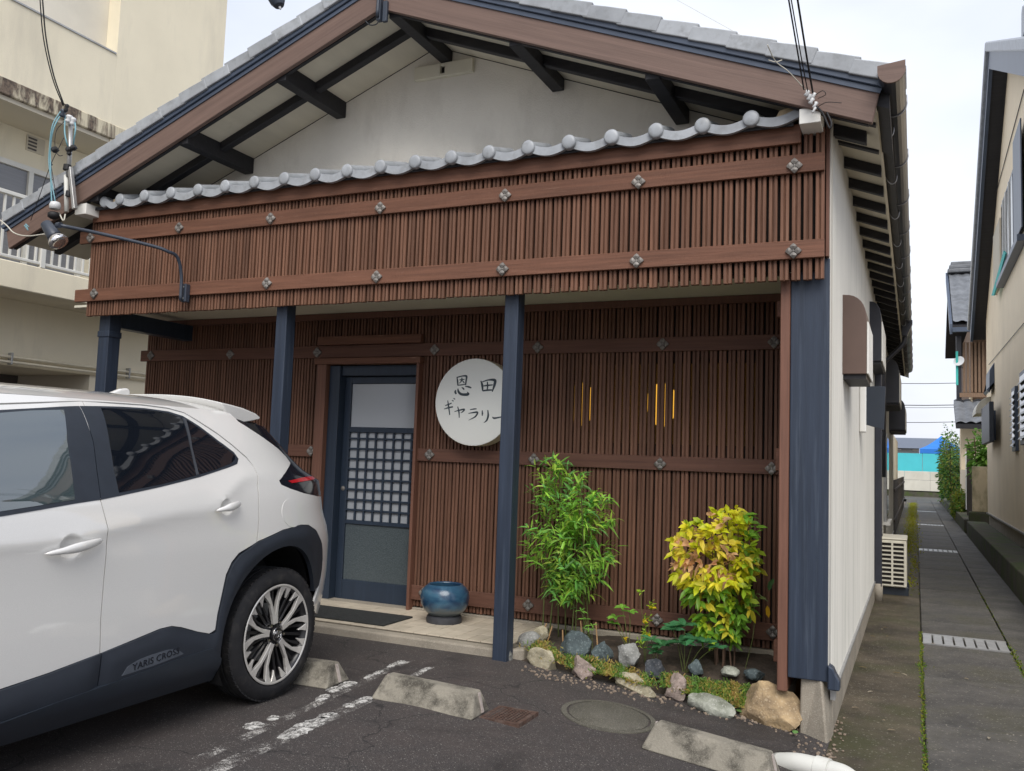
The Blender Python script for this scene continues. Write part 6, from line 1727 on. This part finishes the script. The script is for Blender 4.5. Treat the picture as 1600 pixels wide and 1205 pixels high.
# block wall, pillar and plants past the cream house
mat('block_wall', (.55, .46, .30), .9, .1, 2., bump=.5, bscale=40., dirt=((.09, .10, .035), 1.6, .5, .68, .8, (1, 1, .6)))
bw = thing('garden_wall', (1.6, 25.3, AZ), 'weathered beige garden wall panels beyond the cream house', 'wall')
for i in range(2):
    MB().box(1.30+i*.40, 1.68+i*.42, 25.0, 25.12, .35, 1.48+.02*i).build('panel', 'block_wall', bw, bevel=.008)
MB().box(1.22, 2.2, 24.9, 25.2, AZ-.05, .345).build('base', 'mossy_concrete', bw, bevel=.02)
MB().box(1.12, 1.5, 25.2, 48, AZ-.05, .14).build('kerb', 'mossy_concrete', bw, bevel=.02)
pil = thing('gate_pillar', (1.38, 27.5, AZ), 'thin grey gate pillar with capped top amid the plants', 'pillar')
MB().box(1.30, 1.46, 27.5, 27.66, AZ, 2.05).build('shaft', 'fence_wood', pil, bevel=.01); MB().box(1.26, 1.50, 27.46, 27.70, 2.051, 2.14).build('cap', 'concrete', pil, bevel=.01)
MB().box(1.27, 1.295, 27.5, 27.6, .3, 1.9).build('strip', 'white_paint', pil)
def bush(nm, label, c, dims, nn, cols, size, seed):
    rr = random.Random(seed); t = thing(nm, (c[0], c[1], AZ), label, 'shrub', 'shrubs along the alley'); f = MB(); s_ = MB()
    for k in range(5):
        a = Vector((c[0]+rr.gauss(0, dims[0]*.1), c[1]+rr.gauss(0, dims[1]*.1), AZ)); s_.tube([a, Vector((c[0]+rr.gauss(0, dims[0]*.35), c[1]+rr.gauss(0, dims[1]*.3), c[2]+dims[2]*.4))], .012, 5)
    for i in range(nn):
        u = rvec(rr); r_ = rr.random()**.4*(1+.35*noise.noise(u*2.2+Vector((seed, 0, 0))))
        p = Vector((c[0]+u.x*dims[0]*.5*r_, c[1]+u.y*dims[1]*.5*r_, c[2]+u.z*dims[2]*.62*r_))
        if p.z < AZ: continue
        leaf(f, p, (u+rvec(rr)*.8), u+Vector((0, 0, .6)), size*rr.uniform(.7, 1.3), size*.6, jit(rr.choice(cols), .25, rr), .3)
    f.build('foliage', 'leaf', t, fix=False, colattr=True, kind='stuff'); s_.build('stems', 'stem_brown', t, fix=False, kind='stuff')
LG, DG, YL = (.12, .26, .035), (.05, .13, .03), (.26, .30, .04)
bush('leafy_shrub', 'bright green big-leaved shrub rising behind the garden wall', (1.72, 26.6, 1.75), (.85, .9, 1.3), 900, [LG, LG, (.18, .34, .05)], .14, 1)
bush('leafy_shrub', 'green hedge shrub hanging over the path before the turquoise fence', (1.38, 40, 1.35), (.95, 3., 2.6), 2600, [LG, DG, YL], .12, 2)
bush('leafy_shrub', 'low yellow green shrub at the foot of the gate pillar', (1.26, 31.0, .30), (.5, 2.6, .9), 1100, [YL, LG], .10, 3)
bush('leafy_shrub', 'dark green shrub at the far right end of the path', (1.45, 46, 1.6), (1.0, 2., 3.0), 1800, [DG, LG], .13, 4)
# far house with tiled roof
mat('tile_old', (.15, .16, .175), .5, .25, 4., rnd=.1)
fh = thing('tiled_house', (3.2, 33, AZ), 'old wooden house with grey tiled roof and satellite dish beyond the cream house', 'house')
mat('old_timber', (.20, .13, .085), .8, .25, 3., SL)
MB().box(1.55, 5.5, 29.3, 36.5, AZ, 5.9).build('wall', 'old_timber', fh)
MB().box(1.50, 1.549, 29.25, 36.4, .6, 3.6).build('plaster_panel', 'cream_wall', fh)
def froof(u, v):
    x = 1.02+4.8*u; t = v; y = 28.6+3.4*t; st = (t*14) % 1.0
    return Vector((x, y, 5.72+2.2*t+.06*abs(sin(pi*x/.28))-.05*st))
fr2 = MB().grid(froof, 70, 56).build('roof', 'tile_old', fh, smooth=True)
MB().prism([(28.6, 5.62), (32.0, 7.82), (35.4, 5.62), (35.4, 5.45), (32, 7.62), (28.6, 5.45)], 'x', 1.0, 5.8).build('roof_deck', 'dark_wood', fh)
MB().prism([(28.5, 5.66), (32.0, 7.92), (32.0, 7.62), (28.5, 5.36)], 'x', .93, 1.0).build('verge', 'flashing', fh)
for k, (dz, wz) in enumerate(((0, .34), (.14, .26), (.26, .18))): MB().box(.98+k*.05, 5.8, 32-wz, 32+wz, 7.86+dz, 7.99+dz).build('ridge_course', 'tile_old', fh, bevel=.03, seg=2)
MB().box(1.0, 5.8, 28.42, 28.56, 5.42, 5.55).build('gutter', 'flashing', fh)
MB().box(1.12, 1.26, 29.2, 29.3, 3.2, 5.4).build('downpipe', 'gutter_brown', fh)
for i in range(6): MB().box(1.30+i*.10, 1.36+i*.10, 29.18, 29.295, 3.7, 5.2).build('timber_board', 'old_timber', fh)
MB().box(1.2, 2.2, 29.1, 29.17, 3.55, 3.68).build('balcony_rail', 'old_timber', fh)
dsh = at_y(1499, 565, 28.9)
sd = MB().lathe([(0, .0), (.08, .01), (.15, .04), (.154, .04), (.08, .0), (0, -.01)], 24, dsh, (-.4, -.9, .35)).build('satellite_dish', 'porcelain', fh, smooth=True)
MB().tube([dsh+Vector((0, .02, 0)), dsh+Vector((.1, .35, -.15))], .02, 6).build('dish_arm', 'galv', sd)
def froof2(u, v):
    x = 1.05+.95*u; y = 27.9+1.4*v; st = (v*7) % 1.0
    return Vector((x, y, 2.72+.75*v+.05*abs(sin(pi*x/.26))-.04*st))
MB().grid(froof2, 26, 28).build('lower_roof', 'tile_old', fh, smooth=True)
MB().prism([(27.9, 2.68), (29.3, 3.42), (29.3, 3.3), (27.9, 2.56)], 'x', 1.05, 2.0).build('lower_roof_deck', 'dark_wood', fh)
MB().box(1.2, 1.9, 28.6, 29.2, 1.4, 2.6).build('porch_wall', 'cream_wall', fh)
MB().box(1.10, 1.16, 28.9, 29.0, 3.9, 4.9).build('cyan_sheet', 'net_cyan', fh)
# street end: wall, turquoise sheeting, tent, distant roof
st_ = MB().grid(lambda u, v: Vector((-40+80*u, 51.5+6.5*v, AZ+.004)), 4, 2).build('street', 'path_concrete', kind='structure')
mat('white_wall', (.60, .58, .50), .85, .08, 1., dirt=((.35, .33, .26), 1., .5, .75, .5, (1, 1, .4)))
ew = thing('end_wall', (0, 58, AZ), 'pale concrete wall closing the view at the alley end', 'wall')
for i in range(10):
    x = -6.2+i*1.4; MB().box(x, x+1.39, 58, 58.2, .18, .80).build('panel', 'white_wall', ew, bevel=.01); MB().box(x, x+1.39, 58.003, 58.2, .815, 1.34).build('panel', 'white_wall', ew, bevel=.01)
MB().box(-6.2, 7.8, 57.9, 58.3, AZ-.1, .12).build('base', 'mossy_concrete', ew)
MB().box(-6.2, 7.8, 58.06, 58.18, .12, .179).build('gap', 'backing', ew)
tq = thing('turquoise_fence', (0, 58.6, 1.3), 'bright turquoise sheet fence above the pale end wall', 'fence')
mat('turquoise', (.07, .50, .56), .6, .06, 1.5)
for i in range(9): MB().box(-5.6+i*1.5, -4.12+i*1.5, 58.6, 58.64, 1.0, 2.42).build('sheet', 'turquoise', tq, bevel=.005)
ds = thing('distant_building', (-2, 75, AZ), 'distant grey building roof above the turquoise fence', 'building')
MB().box(-14, 1.5, 75, 85, AZ, 3.2).build('wall', 'galv', ds)
MB().prism([(74, 3.1), (80, 4.1), (86, 3.1)], 'x', -14.5, 1.9).build('roof', 'flashing', ds)
for x in (-1.6, -.2): MB().box(x, x+.6, 74.9, 74.99, 2.95, 3.05).build('roof_light', 'white_paint', ds)
tn = thing('blue_tent', (1.35, 62, 1.2), 'blue pop-up canopy tent beyond the turquoise fence', 'tent')
mat('tent_blue', (.03, .19, .62), .7, .08, 2.)
tp_ = at_y(1471, 681, 62); e0 = at_y(1436, 702, 62); zt, ze = tp_.z, e0.z
cx_, hw = tp_.x, tp_.x-e0.x
rim_ = []
for i in range(4):
    a, b_ = [(-1, -1), (1, -1), (1, 1), (-1, 1)][i], [(-1, -1), (1, -1), (1, 1), (-1, 1)][(i+1) % 4]
    for k in range(4): t = k/4; rim_.append((a[0]+(b_[0]-a[0])*t, a[1]+(b_[1]-a[1])*t))
mb = MB(); levels = [0, .25, .5, .75]; vs = []
for lv in levels:
    for x, y in rim_:
        r_ = 1-lv; hgt = lv**1.35; vs.append(Vector((cx_+hw*x*r_, 62+hw*y*r_, ze+(zt-ze)*hgt)))
n_ = len(rim_); fs = [(j*n_+i, j*n_+(i+1) % n_, (j+1)*n_+(i+1) % n_, (j+1)*n_+i) for j in range(3) for i in range(n_)]
vs.append(Vector((cx_, 62, zt))); fs += [(3*n_+i, 3*n_+(i+1) % n_, len(vs)-1) for i in range(n_)]
mb.add(vs, fs).build('canopy', 'tent_blue', tn, smooth=False)
mb = MB(); vs = [Vector((cx_+hw*x, 62+hw*y, ze)) for x, y in rim_]+[Vector((cx_+hw*x, 62+hw*y, ze-.28)) for x, y in rim_]
mb.add(vs, [(i, (i+1) % n_, n_+(i+1) % n_, n_+i) for i in range(n_)]).build('valance', 'tent_blue', tn, solid=.01)
for sx in (-1, 1):
    for sy in (-1, 1): MB().tube([(cx_+sx*hw*.98, 62+sy*hw*.98, AZ), (cx_+sx*hw*.98, 62+sy*hw*.98, ze)], .03, 8).build('leg', 'rail_white', tn)
